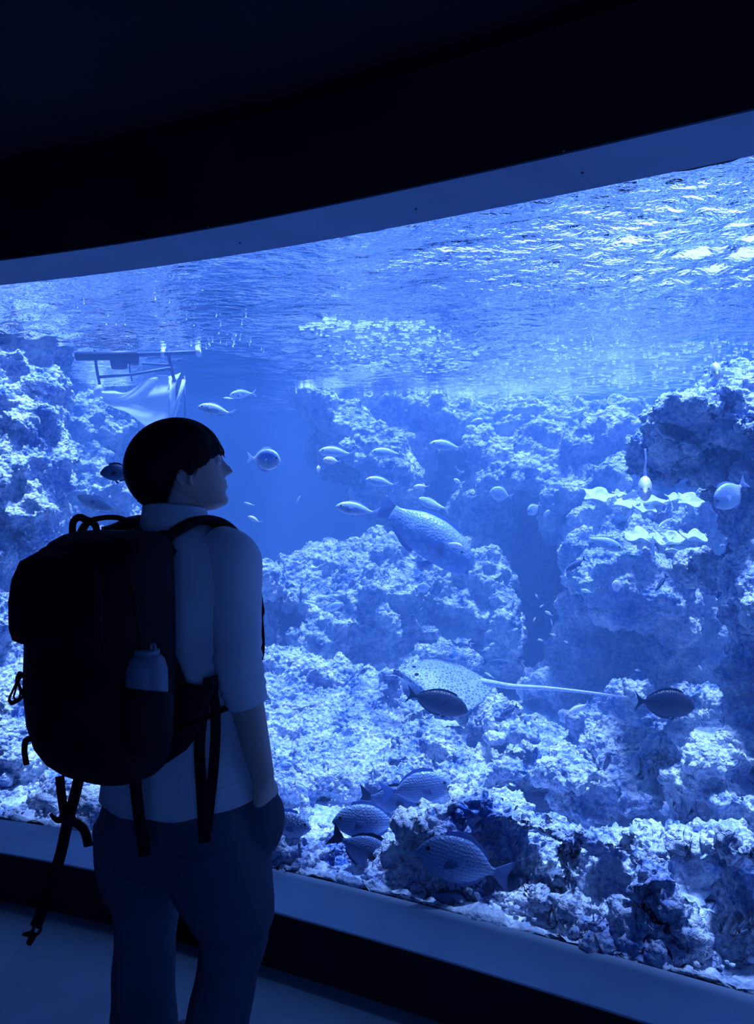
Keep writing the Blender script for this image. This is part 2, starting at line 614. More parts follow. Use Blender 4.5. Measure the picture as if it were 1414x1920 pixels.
me = displaced(mesh('sea_bed', verts.tolist(), faces.tolist()), 'sea_bed', [(T_BIG, 0.03, 0.5), (T_MID, -0.05, 0.3), (T_MID2, 0.05, 0.5), (T_SMALL, -0.032, 0.4), (T_FINE, 0.012, 0.5)])
o = link('sea_bed', me, M_SAND)
structure(o, 'pale coarse sand bed of the tank')

rock('rock_spire', [(20, 560, 4.25, 75, 120, 0.3), (55, 640, 4.25, 50, 150, 0.25), (10, 730, 4.2, 95, 90, 0.3), (-60, 800, 4.1, 130, 150, 0.4), (50, 830, 4.05, 72, 80, 0.3),
      (30, 900, 3.95, 88, 80, 0.3), (45, 960, 3.95, 68, 60, 0.3), (-30, 960, 3.9, 90, 90, 0.35), (-10, 1080, 3.9, 80, 120, 0.35), (-40, 1200, 3.8, 90, 150, 0.4), (30, 480, 4.3, 50, 60, 0.2)], 0.013,
     'tall bright rock spire rising through the water surface behind the backpack')
rock('rock_ledge', [(140, 720, 5.6, 50, 60), (170, 800, 5.5, 70, 60), (150, 640, 5.7, 40, 80), (260, 700, 6.0, 60, 80), (150, 880, 5.3, 50, 60), (200, 930, 5.1, 55, 35), (150, 990, 5.2, 80, 50),
      (220, 1050, 5.2, 90, 80), (150, 1150, 5.1, 120, 120), (270, 1200, 5.2, 120, 100), (130, 1300, 5.0, 150, 80), (330, 1300, 5.2, 120, 80), (250, 620, 6.0, 60, 90), (300, 690, 6.3, 45, 80), (255, 780, 6.0, 70, 60)], 0.018,
     'hazy rock ledge under the hanging net', M_ROCK_FAR)
rock('reef_ridge', [(560, 720, 5.9, 35, 40), (600, 760, 5.7, 50, 38, None, -35), (650, 800, 5.6, 60, 42, None, -35), (700, 850, 5.4, 60, 45, None, -40), (745, 895, 5.3, 50, 45), (690, 760, 6.2, 110, 50), (640, 850, 6.2, 60, 50),
      (800, 780, 6.0, 90, 50), (770, 850, 5.9, 50, 60), (720, 930, 5.5, 60, 40)], 0.018,
     'hazy diagonal rock ridge running down from the water surface', M_ROCK_FAR)
rock('reef_bank', [(880, 800, 6.0, 80, 40), (980, 800, 5.9, 100, 45), (1090, 800, 5.8, 110, 45), (1180, 800, 5.5, 70, 45), (940, 860, 5.4, 70, 40, None, -20), (1030, 850, 5.3, 80, 50), (1100, 870, 5.0, 70, 60), (1150, 830, 4.9, 60, 50),
      (990, 900, 5.1, 90, 45), (1080, 930, 4.7, 60, 40), (930, 950, 5.3, 60, 45), (905, 1010, 5.3, 45, 50), (1150, 900, 4.6, 55, 45), (930, 900, 5.5, 50, 60), (880, 960, 5.7, 40, 60),
      (1250, 860, 5.0, 90, 70), (1060, 980, 4.8, 45, 35)], 0.018,
     'broad hazy reef wall under the far water surface', M_ROCK_FAR)
rock('reef_slope', [(640, 1060, 5.0, 90, 40), (730, 1040, 5.0, 60, 45), (790, 1080, 4.9, 70, 40), (700, 1110, 4.8, 90, 45), (570, 1090, 4.9, 60, 30), (500, 1085, 4.6, 34, 32), (600, 1130, 4.7, 55, 35), (610, 1200, 4.55, 60, 32),
      (640, 1170, 4.6, 60, 40), (720, 1170, 4.7, 60, 50), (850, 1130, 4.9, 90, 45), (800, 1170, 4.85, 70, 40), (910, 1110, 4.9, 50, 70), (880, 1190, 4.9, 80, 50), (930, 1180, 4.7, 40, 80), (830, 1050, 5.2, 70, 40),
      (740, 1220, 4.8, 70, 40), (660, 1240, 4.8, 110, 40), (850, 1250, 4.8, 120, 50), (560, 1230, 4.9, 70, 80), (470, 1180, 4.8, 60, 90), (900, 1040, 5.2, 50, 40)], 0.016,
     'lumpy reef slope below the big fish', M_ROCK_FAR)
rock('cave_rock', [(1090, 1050, 4.3, 35, 50), (1120, 1080, 4.1, 60, 45), (1190, 1100, 3.9, 90, 40), (1240, 1120, 3.8, 60, 40), (1190, 1140, 3.9, 60, 40), (1270, 1150, 3.9, 50, 50), (1170, 1050, 4.2, 70, 30), (1100, 1130, 4.4, 50, 50),
      (1160, 1220, 4.7, 100, 90, 0.3), (1080, 1220, 4.6, 50, 80), (1250, 1230, 4.5, 60, 80), (1250, 1210, 4.1, 32, 32), (1330, 1200, 4.5, 80, 120), (1050, 1290, 4.5, 80, 40)], 0.014,
     'flat-topped rock shelf beside the dark cave')
rock('coral_ledge', [(1120, 975, 4.5, 50, 22), (1170, 965, 4.45, 60, 22), (1240, 960, 4.4, 70, 20), (1150, 1020, 4.3, 50, 24), (1220, 1010, 4.25, 60, 20), (1280, 1000, 4.2, 50, 30), (1210, 985, 4.9, 130, 80, 0.25), (1310, 980, 4.2, 40, 50), (1100, 1000, 4.6, 40, 35)], 0.014,
     'hollowed ledge carrying the frilly plate corals')
rock('deep_reef', [(850, 900, 6.9, 130, 110), (1000, 1050, 6.6, 130, 170), (720, 1180, 6.8, 200, 110), (480, 1200, 7.4, 200, 110), (1010, 1250, 5.6, 90, 50), (1200, 1000, 6.2, 150, 170), (250, 1200, 7.0, 200, 150)], 0.03,
     'dim deep reef at the back of the caves', M_ROCK_FAR)
rock('overhang_rock', [(1300, 772, 2.80, 48, 26, 0.16), (1385, 800, 2.70, 36, 32, 0.14), (1350, 740, 2.78, 40, 24, 0.14), (1405, 880, 2.74, 26, 40, 0.12), (1330, 775, 2.9, 75, 55), (1250, 805, 2.95, 48, 48), (1395, 745, 2.85, 70, 50), (1430, 800, 2.75, 70, 60), (1203, 852, 3.05, 26, 34), (1228, 828, 3.0, 33, 42), (1300, 838, 3.05, 62, 44), (1380, 860, 3.0, 60, 70),
      (1350, 905, 3.1, 30, 26), (1400, 950, 2.95, 50, 60), (1395, 1010, 3.05, 36, 50), (1350, 1080, 3.1, 40, 42), (1303, 1078, 3.2, 22, 26), (1390, 1090, 3.0, 50, 60), (1450, 950, 2.8, 60, 150)], 0.0095,
     'massive overhanging rock under the white-filament fish')
rock('rock_buttress', [(1408, 1060, 2.7, 32, 40), (1420, 1140, 2.65, 45, 60), (1405, 1200, 2.65, 30, 60), (1430, 1260, 2.6, 50, 90), (1420, 1330, 2.65, 60, 60), (1450, 1150, 2.6, 60, 150)], 0.009,
     'knobbly rock buttress at the edge beneath the overhanging rock')
rock('flat_rock', [(1320, 1305, 3.5, 55, 24), (1290, 1290, 3.6, 36, 18), (1350, 1325, 3.4, 50, 22), (1290, 1330, 3.5, 50, 25)], 0.01,
     'bright flat-topped rock behind the dark fish')
rock('mound_rock', [(1213, 1305, 3.7, 30, 30), (1160, 1330, 3.7, 50, 30), (1250, 1350, 3.6, 60, 28), (1130, 1350, 3.8, 60, 22)], 0.011,
     'small pointed mound at the tip of the ray tail')
rock('boulder', [(1100, 1400, 3.35, 90, 34), (1030, 1390, 3.5, 70, 30), (1175, 1405, 2.85, 66, 34), (1130, 1450, 2.85, 110, 34), (1235, 1420, 2.72, 50, 40), (1060, 1440, 3.1, 90, 40), (1200, 1480, 2.75, 70, 46), (1120, 1500, 2.85, 90, 40)], 0.0095,
     'bright lumpy boulder between the two dark fish and the front reef')
rock('boulder', [(1330, 1420, 2.52, 62, 36, 0.14), (1400, 1405, 2.46, 46, 36, 0.12), (1290, 1470, 2.55, 60, 40, 0.14), (1375, 1490, 2.46, 60, 40, 0.14), (1330, 1530, 2.5, 70, 44, 0.14), (1410, 1530, 2.4, 50, 40, 0.12)], 0.009,
     'rounded boulder at the foot of the knobbly buttress')
rock('reef_mound', [(530, 1235, 4.1, 50, 24), (600, 1275, 3.95, 90, 34, None, -20), (560, 1330, 3.8, 110, 54), (690, 1310, 3.9, 60, 30), (735, 1290, 3.95, 22, 26), (660, 1370, 3.7, 120, 54, None, -12), (550, 1410, 3.5, 120, 56), (780, 1330, 3.9, 50, 22),
      (730, 1430, 3.45, 100, 40), (620, 1450, 3.3, 120, 40), (460, 1330, 3.8, 90, 70), (450, 1430, 3.5, 90, 60)], 0.0105,
     'broad bright mound of crusted rock beside the visitor')
rock('crest_rock', [(795, 1375, 3.3, 42, 26), (830, 1400, 3.25, 62, 40), (770, 1415, 3.25, 40, 38), (890, 1420, 3.2, 70, 36, None, -18), (950, 1450, 3.1, 70, 36), (870, 1460, 3.1, 90, 34), (780, 1470, 3.1, 80, 26), (880, 1310, 3.9, 36, 30), (930, 1345, 3.75, 46, 24), (970, 1370, 3.6, 50, 26), (1000, 1420, 3.4, 60, 36)], 0.0095,
     'hooked bright rock crest beneath the spotted ray')
rock('front_reef', [(800, 1565, 2.46, 44, 26, 0.10), (860, 1545, 2.48, 60, 24, 0.10), (930, 1520, 2.46, 62, 26, 0.10), (1000, 1535, 2.42, 52, 28, 0.10), (1060, 1560, 2.33, 42, 30, 0.10), (1066, 1600, 2.30, 30, 30, 0.07), (1072, 1640, 2.26, 28, 30, 0.06), (1082, 1690, 2.21, 34, 30, 0.05), (1100, 1740, 2.15, 50, 24, 0.05),
      (950, 1620, 2.62, 120, 62, 0.10), (880, 1625, 2.60, 60, 50, 0.10), (1010, 1680, 2.52, 60, 46, 0.09), (1140, 1568, 2.36, 60, 26, 0.10), (1220, 1566, 2.30, 56, 24, 0.10), (1290, 1570, 2.26, 50, 20, 0.10), (1360, 1570, 2.22, 50, 22, 0.10), (1400, 1590, 2.10, 36, 20, 0.09),
      (1150, 1650, 2.46, 70, 70, 0.10), (1236, 1605, 2.20, 36, 28, 0.07), (1246, 1650, 2.15, 34, 30, 0.06), (1258, 1700, 2.10, 32, 34, 0.05), (1222, 1745, 2.10, 44, 34, 0.07), (1290, 1750, 2.06, 40, 30, 0.07), (1165, 1780, 2.08, 52, 22, 0.06), (1330, 1640, 2.52, 70, 60, 0.10), (1390, 1650, 2.5, 60, 60, 0.10),
      (900, 1690, 2.36, 50, 26, 0.07), (960, 1715, 2.30, 46, 22, 0.06), (1030, 1745, 2.22, 42, 20, 0.06), (850, 1665, 2.42, 40, 26, 0.07), (1275, 1800, 2.02, 46, 18, 0.05)], 0.0072,
     'large pebbled front reef with hollow faces')
rock('corner_rock', [(1400, 1700, 2.1, 34, 40, 0.12), (1410, 1770, 2.05, 56, 60, 0.14), (1370, 1800, 2.02, 46, 34, 0.1), (1440, 1800, 1.98, 60, 70, 0.12), (1330, 1820, 2.02, 40, 20, 0.08)], 0.007,
     'pale rock at the sill in the lower corner of the window')
rock('low_rock', [(560, 1580, 2.85, 50, 36, 0.14), (650, 1630, 2.7, 50, 24, 0.12), (740, 1620, 2.75, 60, 36, 0.14), (800, 1580, 2.8, 40, 30), (820, 1690, 2.5, 70, 22, 0.1), (760, 1660, 2.6, 50, 22, 0.1), (600, 1620, 2.7, 60, 20, 0.12), (540, 1600, 2.75, 50, 24, 0.12), (680, 1660, 2.58, 60, 18, 0.1), (820, 1640, 2.65, 60, 40, 0.12), (750, 1680, 2.5, 60, 18, 0.1), (620, 1580, 2.85, 60, 26, 0.12)], 0.008,
     'low pebbly rock beneath the shoal of large fish')
rock('rubble_slope', [(20, 1300, 3.6, 90, 60), (110, 1330, 3.7, 90, 60), (40, 1400, 3.5, 100, 60), (150, 1430, 3.5, 70, 60), (30, 1480, 3.4, 90, 40), (130, 1490, 3.35, 60, 36), (10, 1230, 3.75, 60, 50), (220, 1450, 3.5, 80, 60), (320, 1450, 3.5, 100, 60), (170, 1540, 3.15, 26, 26), (60, 1525, 3.2, 60, 16)], 0.011,
     'bright crusted slope behind the backpack')
rock('outer_reef', [(1640, 1000, 3.9, 130, 260, 0.5), (1760, 1180, 3.4, 170, 220, 0.5), (1600, 1380, 3.3, 120, 90), (1700, 1480, 2.7, 150, 90, 0.3), (1850, 1560, 2.4, 150, 90, 0.25), (1580, 1520, 2.55, 70, 50, 0.2), (1600, 760, 4.4, 120, 60, 0.4)], 0.016,
     'dark reef at the very edge of the window past the rock buttress')

# ------------------------------------------------------------------ fish
def fish_mat(name, back, belly, rough=0.35, pattern=None, metal=0.0):
    """Darker back, paler belly, fine scales; the pattern adds spots or thin lines of a second colour."""
    m = bpy.data.materials.new(name)
    m.use_nodes = True
    nt = m.node_tree
    L = nt.links.new
    b = nt.nodes['Principled BSDF']
    b.inputs['Roughness'].default_value = rough
    b.inputs['Specular IOR Level'].default_value = 0.6 if min(belly) > 0.2 else 0.25
    b.inputs['Metallic'].default_value = metal
    if min(belly) > 0.7:                 # thin pale flesh lets light through
        b.inputs['Subsurface Weight'].default_value = 0.6
        b.inputs['Subsurface Radius'].default_value = (1, 1, 1)
        b.inputs['Subsurface Scale'].default_value = 0.03
    tc = nt.nodes.new('ShaderNodeTexCoord')
    sp = nt.nodes.new('ShaderNodeSeparateXYZ')
    L(tc.outputs['Object'], sp.inputs[0])
    r = nt.nodes.new('ShaderNodeValToRGB')
    mr = nt.nodes.new('ShaderNodeMapRange')
    mr.inputs['From Min'].default_value = -0.15
    mr.inputs['From Max'].default_value = 0.17
    L(sp.outputs['Z'], mr.inputs['Value'])
    L(mr.outputs[0], r.inputs['Fac'])
    r.color_ramp.elements[0].color = (*belly, 1)
    r.color_ramp.elements[1].color = (*back, 1)
    out = r.outputs['Color']
    if pattern:
        kind, scale, col, amount = pattern
        if kind == 'spots':
            t = nt.nodes.new('ShaderNodeTexVoronoi')
            t.inputs['Scale'].default_value = scale
            L(tc.outputs['Object'], t.inputs['Vector'])
            fac = t.outputs['Distance']
            lo, hi = 0.28, 0.42
        else:
            t = nt.nodes.new('ShaderNodeTexWave')
            t.wave_type = 'BANDS'
            t.bands_direction = 'Z'
            t.inputs['Scale'].default_value = scale
            t.inputs['Distortion'].default_value = 1.5
            L(tc.outputs['Object'], t.inputs['Vector'])
            fac = t.outputs['Fac']
            lo, hi = 0.4, 0.8
        mr2 = nt.nodes.new('ShaderNodeMapRange')
        mr2.inputs['From Min'].default_value = lo
        mr2.inputs['From Max'].default_value = hi
        mr2.inputs['To Min'].default_value = amount
        mr2.inputs['To Max'].default_value = 0.0
        L(fac, mr2.inputs['Value'])
        mix = nt.nodes.new('ShaderNodeMixRGB')
        L(mr2.outputs[0], mix.inputs['Fac'])
        L(out, mix.inputs['Color1'])
        mix.inputs['Color2'].default_value = (*col, 1)
        out = mix.outputs['Color']
    L(out, b.inputs['Base Color'])
    v = nt.nodes.new('ShaderNodeTexVoronoi')
    v.inputs['Scale'].default_value = 45
    L(tc.outputs['Object'], v.inputs['Vector'])
    bp = nt.nodes.new('ShaderNodeBump')
    bp.inputs['Strength'].default_value = 0.25
    bp.inputs['Distance'].default_value = 0.01
    L(v.outputs['Distance'], bp.inputs['Height'])
    L(bp.outputs['Normal'], b.inputs['Normal'])
    return m

F_SILVER = fish_mat('silver_fish_skin', (0.34, 0.48, 0.78), (0.72, 0.83, 1.0), 0.36, None, 0.1)
F_PALE = fish_mat('pale_fish_skin', (0.85, 0.92, 1.0), (0.95, 0.98, 1.0), 0.4, None, 0.05)
F_GREY = fish_mat('grey_fish_skin', (0.10, 0.17, 0.35), (0.20, 0.31, 0.55), 0.4, ('lines', 9.0, (0.36, 0.49, 0.74), 0.45), 0.2)
F_DARK = fish_mat('dark_fish_skin', (0.010, 0.018, 0.045), (0.03, 0.05, 0.11), 0.4)
F_DUSK = fish_mat('dusky_fish_skin', (0.06, 0.11, 0.25), (0.11, 0.18, 0.36), 0.45)
F_SPOT = fish_mat('spotted_fish_skin', (0.12, 0.2, 0.4), (0.35, 0.48, 0.72), 0.45, ('spots', 26.0, (0.6, 0.72, 0.95), 0.8))
F_WRASSE = fish_mat('big_fish_skin', (0.26, 0.38, 0.64), (0.18, 0.30, 0.58), 0.42, ('spots', 16.0, (0.42, 0.55, 0.8), 0.5), 0.2)
F_FIN = mat('pale_fin', (0.55, 0.68, 0.9), 0.4, bump=(60, 0.3, 0.004))
F_FIN_GREY = mat('grey_fin', (0.20, 0.30, 0.52), 0.45, bump=(60, 0.3, 0.004))
F_FIN_DARK = mat('dark_fin', (0.015, 0.03, 0.075), 0.45, bump=(60, 0.3, 0.004))
for _m, _c in ((F_FIN, (0.7, 0.82, 1.0)), (F_FIN_GREY, (0.34, 0.48, 0.78))):     # thin fins glow when lit from behind
    _nt = _m.node_tree
    _o = _nt.nodes['Material Output']
    _t = _nt.nodes.new('ShaderNodeBsdfTranslucent')
    _t.inputs['Color'].default_value = (*_c, 1)
    _x = _nt.nodes.new('ShaderNodeMixShader')
    _x.inputs[0].default_value = 0.55
    _nt.links.new(_nt.nodes['Principled BSDF'].outputs[0], _x.inputs[1])
    _nt.links.new(_t.outputs[0], _x.inputs[2])
    _nt.links.new(_x.outputs[0], _o.inputs['Surface'])
F_EYE = mat('fish_eye', (0.01, 0.012, 0.02), 0.15, spec=0.6)

def fin_me(name, outline, m, th=0.012, y=0.0, M=None):
    """A thin fin from its outline in the fish's side plane (x forward, z up)."""
    n = len(outline)
    c = (sum(p[0] for p in outline) / n, sum(p[1] for p in outline) / n)
    mb = MB()
    vs = []
    for s in (-1, 1):
        for x, z in outline:
            vs.append(Vector((x, y + s * th * 0.15, z)))
    vs.append(Vector((c[0], y - th * 0.5, c[1])))
    vs.append(Vector((c[0], y + th * 0.5, c[1])))
    if M is not None:
        vs = [M @ v for v in vs]
    fs = [(2 * n, (i + 1) % n, i) for i in range(n)] + [(2 * n + 1, n + i, n + (i + 1) % n) for i in range(n)]
    fs += [(i, (i + 1) % n, n + (i + 1) % n, n + i) for i in range(n)]
    mb.add(vs, fs)
    return mb.me(name, m, smooth=False)

def body_me(name, prof, m, thick, bend=0.0, nseg=14):
    """prof: (x, top z, bottom z) from snout to tail root."""
    xs = np.array([p[0] for p in prof])[::-1]
    tp = np.array([p[1] for p in prof])[::-1]
    bt = np.array([p[2] for p in prof])[::-1]
    st = np.linspace(xs[-1], xs[0], 20)
    rows = []
    hmax = float((tp - bt).max())
    for x in st:
        t, b = float(np.interp(x, xs, tp)), float(np.interp(x, xs, bt))
        c, h = (t + b) / 2, max((t - b) / 2, 0.002)
        w = thick / 2 * (h * 2 / hmax) ** 0.75
        if x < -0.1:
            w *= max(0.25, 1 - (-0.1 - x) * 2.2)
        yb = bend * (x - 0.1) ** 2
        rows.append([Vector((x, yb + math.cos(a) * w, c + math.sin(a) * h)) for a in [2 * math.pi * k / nseg for k in range(nseg)]])
    mb = MB()
    mb.grid(rows, True, True, True)
    me = mb.me(name, m)
    return me

def smooth_prof(pts):
    """Fill a coarse profile with a spline."""
    top = spline([Vector((p[0], 0, p[1])) for p in pts], 4)
    bot = spline([Vector((p[0], 0, p[2])) for p in pts], 4)
    return [(a.x, a.z, b.z) for a, b in zip(top, bot)]

BREAM = smooth_prof([(0.5, 0.0, -0.012), (0.46, 0.05, -0.05), (0.36, 0.115, -0.10), (0.2, 0.155, -0.135), (0.02, 0.145, -0.125), (-0.15, 0.09, -0.08), (-0.27, 0.038, -0.038), (-0.34, 0.028, -0.028)])
DEEP = smooth_prof([(0.5, -0.01, -0.03), (0.46, 0.06, -0.07), (0.36, 0.165, -0.145), (0.2, 0.225, -0.205), (0.02, 0.225, -0.20), (-0.14, 0.15, -0.14), (-0.25, 0.05, -0.05), (-0.31, 0.035, -0.035)])
ROUND = smooth_prof([(0.5, -0.01, -0.03), (0.46, 0.09, -0.08), (0.36, 0.22, -0.19), (0.18, 0.29, -0.27), (-0.02, 0.27, -0.26), (-0.17, 0.16, -0.16), (-0.27, 0.05, -0.05), (-0.32, 0.035, -0.035)])
SLIM = smooth_prof([(0.5, 0.0, -0.01), (0.44, 0.04, -0.035), (0.3, 0.075, -0.07), (0.1, 0.085, -0.08), (-0.12, 0.06, -0.06), (-0.28, 0.03, -0.03), (-0.35, 0.024, -0.024)])
OVAL = smooth_prof([(0.5, -0.02, -0.05), (0.45, 0.06, -0.10), (0.33, 0.14, -0.165), (0.15, 0.185, -0.19), (-0.05, 0.17, -0.18), (-0.22, 0.10, -0.115), (-0.31, 0.04, -0.04), (-0.37, 0.03, -0.03)])
HUMP = smooth_prof([(0.5, -0.085, -0.125), (0.47, -0.01, -0.15), (0.43, 0.07, -0.175), (0.38, 0.115, -0.185), (0.28, 0.155, -0.20), (0.1, 0.185, -0.205), (-0.1, 0.165, -0.185), (-0.25, 0.105, -0.12), (-0.33, 0.075, -0.085), (-0.37, 0.075, -0.08)])
IDOL = smooth_prof([(0.5, -0.02, -0.05), (0.42, 0.03, -0.08), (0.34, 0.16, -0.17), (0.18, 0.28, -0.27), (0.0, 0.26, -0.26), (-0.14, 0.14, -0.15), (-0.24, 0.05, -0.06), (-0.28, 0.04, -0.05)])

def fork(x0, h, notch=0.07, root=0.03):
    return [(x0, root), (x0 - 0.06, root + 0.04), (-0.5, h), (-0.49, h * 0.85), (-0.40 - 0.02 + (0.07 - notch), 0.0), (-0.49, -h * 0.85), (-0.5, -h), (x0 - 0.06, -root - 0.04), (x0, -root)]
def fan(x0, h, root):
    return [(x0, root), (x0 - 0.07, h * 0.85), (-0.48, h), (-0.5, h * 0.4), (-0.5, -h * 0.4), (-0.48, -h), (x0 - 0.07, -h * 0.85), (x0, -root)]

def edge_fin(prof, x0, x1, height, top=True, spiky=False, lift=None):
    """A dorsal or anal fin that follows the body between x0 (front) and x1 (rear)."""
    xs = np.array([p[0] for p in prof])[::-1]
    zs = np.array([p[1] if top else p[2] for p in prof])[::-1]
    s = 1 if top else -1
    n = 9
    base = [(x, float(np.interp(x, xs, zs)) - s * 0.015) for x in np.linspace(x0, x1, n)]
    tip = []
    for k, x in enumerate(np.linspace(x1 - 0.03, x0 - 0.02, n)):
        u = 1 - k / (n - 1)
        hh = height * (lift(u) if lift else (0.55 + 0.45 * math.sin(math.pi * min(1, 0.25 + 0.8 * u))))
        if spiky and k % 2:
            hh *= 0.8
        tip.append((x, float(np.interp(x, xs, zs)) + s * hh))
    return base + tip

KIND = {}
def kind(name, prof, thick, skin, fin, tail, dorsal, anal, pect=None, pelvic=None, eye=(0.385, 0.035, 0.022), bend=0.0, extra=None):
    parts = [('body', body_me('body', prof, skin, thick, bend))]
    yb = bend * (-0.3 - 0.1) ** 2
    parts.append(('tail_fin', fin_me('tail_fin', tail, fin, 0.02, yb)))
    parts.append(('dorsal_fin', fin_me('dorsal_fin', dorsal, fin)))
    parts.append(('anal_fin', fin_me('anal_fin', anal, fin)))
    for s in (-1, 1):
        if pect:
            x, z, ln, ht, spread, droop = pect
            M = Matrix.Translation((x, s * thick * 0.42, z)) @ Matrix.Rotation(-s * spread, 4, 'Z') @ Matrix.Rotation(droop, 4, 'Y')
            parts.append(('pectoral_fin', fin_me('pectoral_fin', [(0, ht * 0.3), (-ln * 0.5, ht * 0.55), (-ln, ht * 0.2), (-ln * 0.95, -ht * 0.3), (-ln * 0.5, -ht * 0.5), (0, -ht * 0.3)], fin, 0.01, 0, M)))
        mb = MB()
        ex, ez, er = eye
        t = np.interp(ex, [p[0] for p in prof][::-1], [p[1] - p[2] for p in prof][::-1]) / max(p[1] - p[2] for p in prof)
        mb.ball((ex, s * thick / 2 * float(t) ** 0.75 * 0.86, ez), (er, er * 0.7, er), 8, 6)
        parts.append(('eye', mb.me('eye', F_EYE)))
    if pelvic:
        x, z, ln = pelvic
        parts.append(('pelvic_fin', fin_me('pelvic_fin', [(x, z), (x - 0.05, z), (x - ln, z - ln * 0.55), (x - ln * 0.55, z - ln * 0.7)], fin)))
    for e in extra or []:
        parts.append(e)
    KIND[name] = parts

P_STD = (0.24, -0.03, 0.14, 0.08, 0.35, 0.3)
for nm, skin, fin in (('bream', F_SILVER, F_FIN), ('pale_bream', F_PALE, F_FIN), ('dusky_bream', F_DUSK, F_FIN_DARK)):
    kind(nm, BREAM, 0.12, skin, fin, fork(-0.33, 0.15), edge_fin(BREAM, 0.24, -0.2, 0.035), edge_fin(BREAM, -0.02, -0.22, 0.035, False), P_STD, (0.15, -0.11, 0.09))
kind('bent_bream', BREAM, 0.12, F_SILVER, F_FIN, fork(-0.33, 0.15), edge_fin(BREAM, 0.24, -0.2, 0.035), edge_fin(BREAM, -0.02, -0.22, 0.035, False), P_STD, (0.15, -0.11, 0.09), bend=0.7)
for nm, skin, fin in (('rabbitfish', F_GREY, F_FIN_GREY), ('spotted_rabbitfish', F_SPOT, F_FIN_GREY), ('dusky_rabbitfish', F_DUSK, F_FIN_DARK)):
    kind(nm, DEEP, 0.15, skin, fin, fork(-0.30, 0.17, 0.09, 0.035), edge_fin(DEEP, 0.28, -0.2, 0.05, True, True), edge_fin(DEEP, 0.02, -0.21, 0.045, False, True), (0.22, -0.05, 0.15, 0.10, 0.3, 0.5), (0.14, -0.19, 0.13), (0.40, 0.055, 0.024))
for nm, skin, fin in (('surgeonfish', F_SILVER, F_FIN), ('pale_surgeonfish', F_PALE, F_FIN)):
    kind(nm, ROUND, 0.14, skin, fin, fork(-0.31, 0.16, 0.09, 0.03), edge_fin(ROUND, 0.22, -0.2, 0.05), edge_fin(ROUND, 0.1, -0.2, 0.05, False), (0.2, -0.08, 0.15, 0.1, 0.5, 0.8), (0.16, -0.25, 0.1), (0.39, 0.08, 0.024))
for nm, skin, fin in (('unicornfish', F_DARK, F_FIN_DARK), ('dusky_fish', F_DUSK, F_FIN_DARK), ('grey_oval_fish', F_SILVER, F_FIN_GREY)):
    kind(nm, OVAL, 0.15, skin, fin, fork(-0.36, 0.15, 0.02, 0.03), edge_fin(OVAL, 0.3, -0.28, 0.03), edge_fin(OVAL, 0.1, -0.28, 0.03, False), (0.22, -0.05, 0.12, 0.09, 0.5, 0.6), (0.2, -0.17, 0.1), (0.40, 0.045, 0.02))
for nm, skin, fin in (('slim_fish', F_PALE, F_FIN), ('dusky_slim_fish', F_DUSK, F_FIN_DARK), ('grey_slim_fish', F_SILVER, F_FIN)):
    kind(nm, SLIM, 0.10, skin, fin, fork(-0.34, 0.12), edge_fin(SLIM, 0.25, -0.25, 0.03), edge_fin(SLIM, 0.05, -0.25, 0.03, False), (0.26, -0.02, 0.12, 0.06, 0.5, 0.3))
kind('bent_slim_fish', SLIM, 0.10, F_PALE, F_FIN, fork(-0.34, 0.12), edge_fin(SLIM, 0.25, -0.25, 0.03), edge_fin(SLIM, 0.05, -0.25, 0.03, False), (0.26, -0.02, 0.12, 0.06, 0.5, 0.3), bend=1.1)
rays = []
for k in range(7):
    z = (k - 3) / 3 * 0.085
    mb = MB()
    mb.tube([(-0.36, 0, z * 0.8), (-0.495, 0, z * 1.25)], [0.006, 0.004], 6)
    rays.append(mb.me('fin_ray', F_FIN))
mb = MB()
mb.tube(spline([(0.492, 0.03, -0.118), (0.505, 0.0, -0.112), (0.492, -0.03, -0.118)], 4), 0.012, 8)
kind('wrasse', HUMP, 0.20, F_WRASSE, F_FIN_GREY, fan(-0.36, 0.115, 0.075), edge_fin(HUMP, 0.26, -0.3, 0.03), edge_fin(HUMP, -0.02, -0.3, 0.035, False), (0.24, -0.08, 0.14, 0.11, 0.3, 0.5), (0.2, -0.19, 0.13), (0.36, 0.02, 0.016), extra=[('mouth', mb.me('mouth', F_WRASSE))] + [('fin_ray', r) for r in rays])
fil = MB()
fil.tube(spline([(0.05, 0, 0.27), (-0.05, 0, 0.5), (-0.22, 0, 0.72), (-0.5, 0, 0.86), (-0.62, 0, 0.84)], 6), [0.03, 0.03, 0.028, 0.026, 0.024, 0.022] + [0.018] * 19, 6, 0.5)
F_BAND = fish_mat('banded_fish_skin', (0.80, 0.88, 1.0), (0.72, 0.8, 0.95), 0.4, ('spots', 3.0, (0.05, 0.08, 0.2), 0.8))
kind('idol', IDOL, 0.16, F_BAND, F_FIN, fork(-0.27, 0.15, 0.02, 0.04), edge_fin(IDOL, 0.14, -0.2, 0.10), edge_fin(IDOL, 0.08, -0.2, 0.12, False), (0.22, -0.05, 0.2, 0.1, 0.9, 0.4), None, (0.37, 0.04, 0.022),
     extra=[('dorsal_filament', fil.me('dorsal_filament', F_FIN))])
fil = MB()
fil.tube(spline([(0.0, 0, 0.25), (-0.03, 0, 0.42), (-0.05, 0.02, 0.62), (-0.04, 0.0, 0.86)], 6), [0.045, 0.04, 0.035, 0.033, 0.03, 0.028] + [0.02] * 13, 6, 0.5)
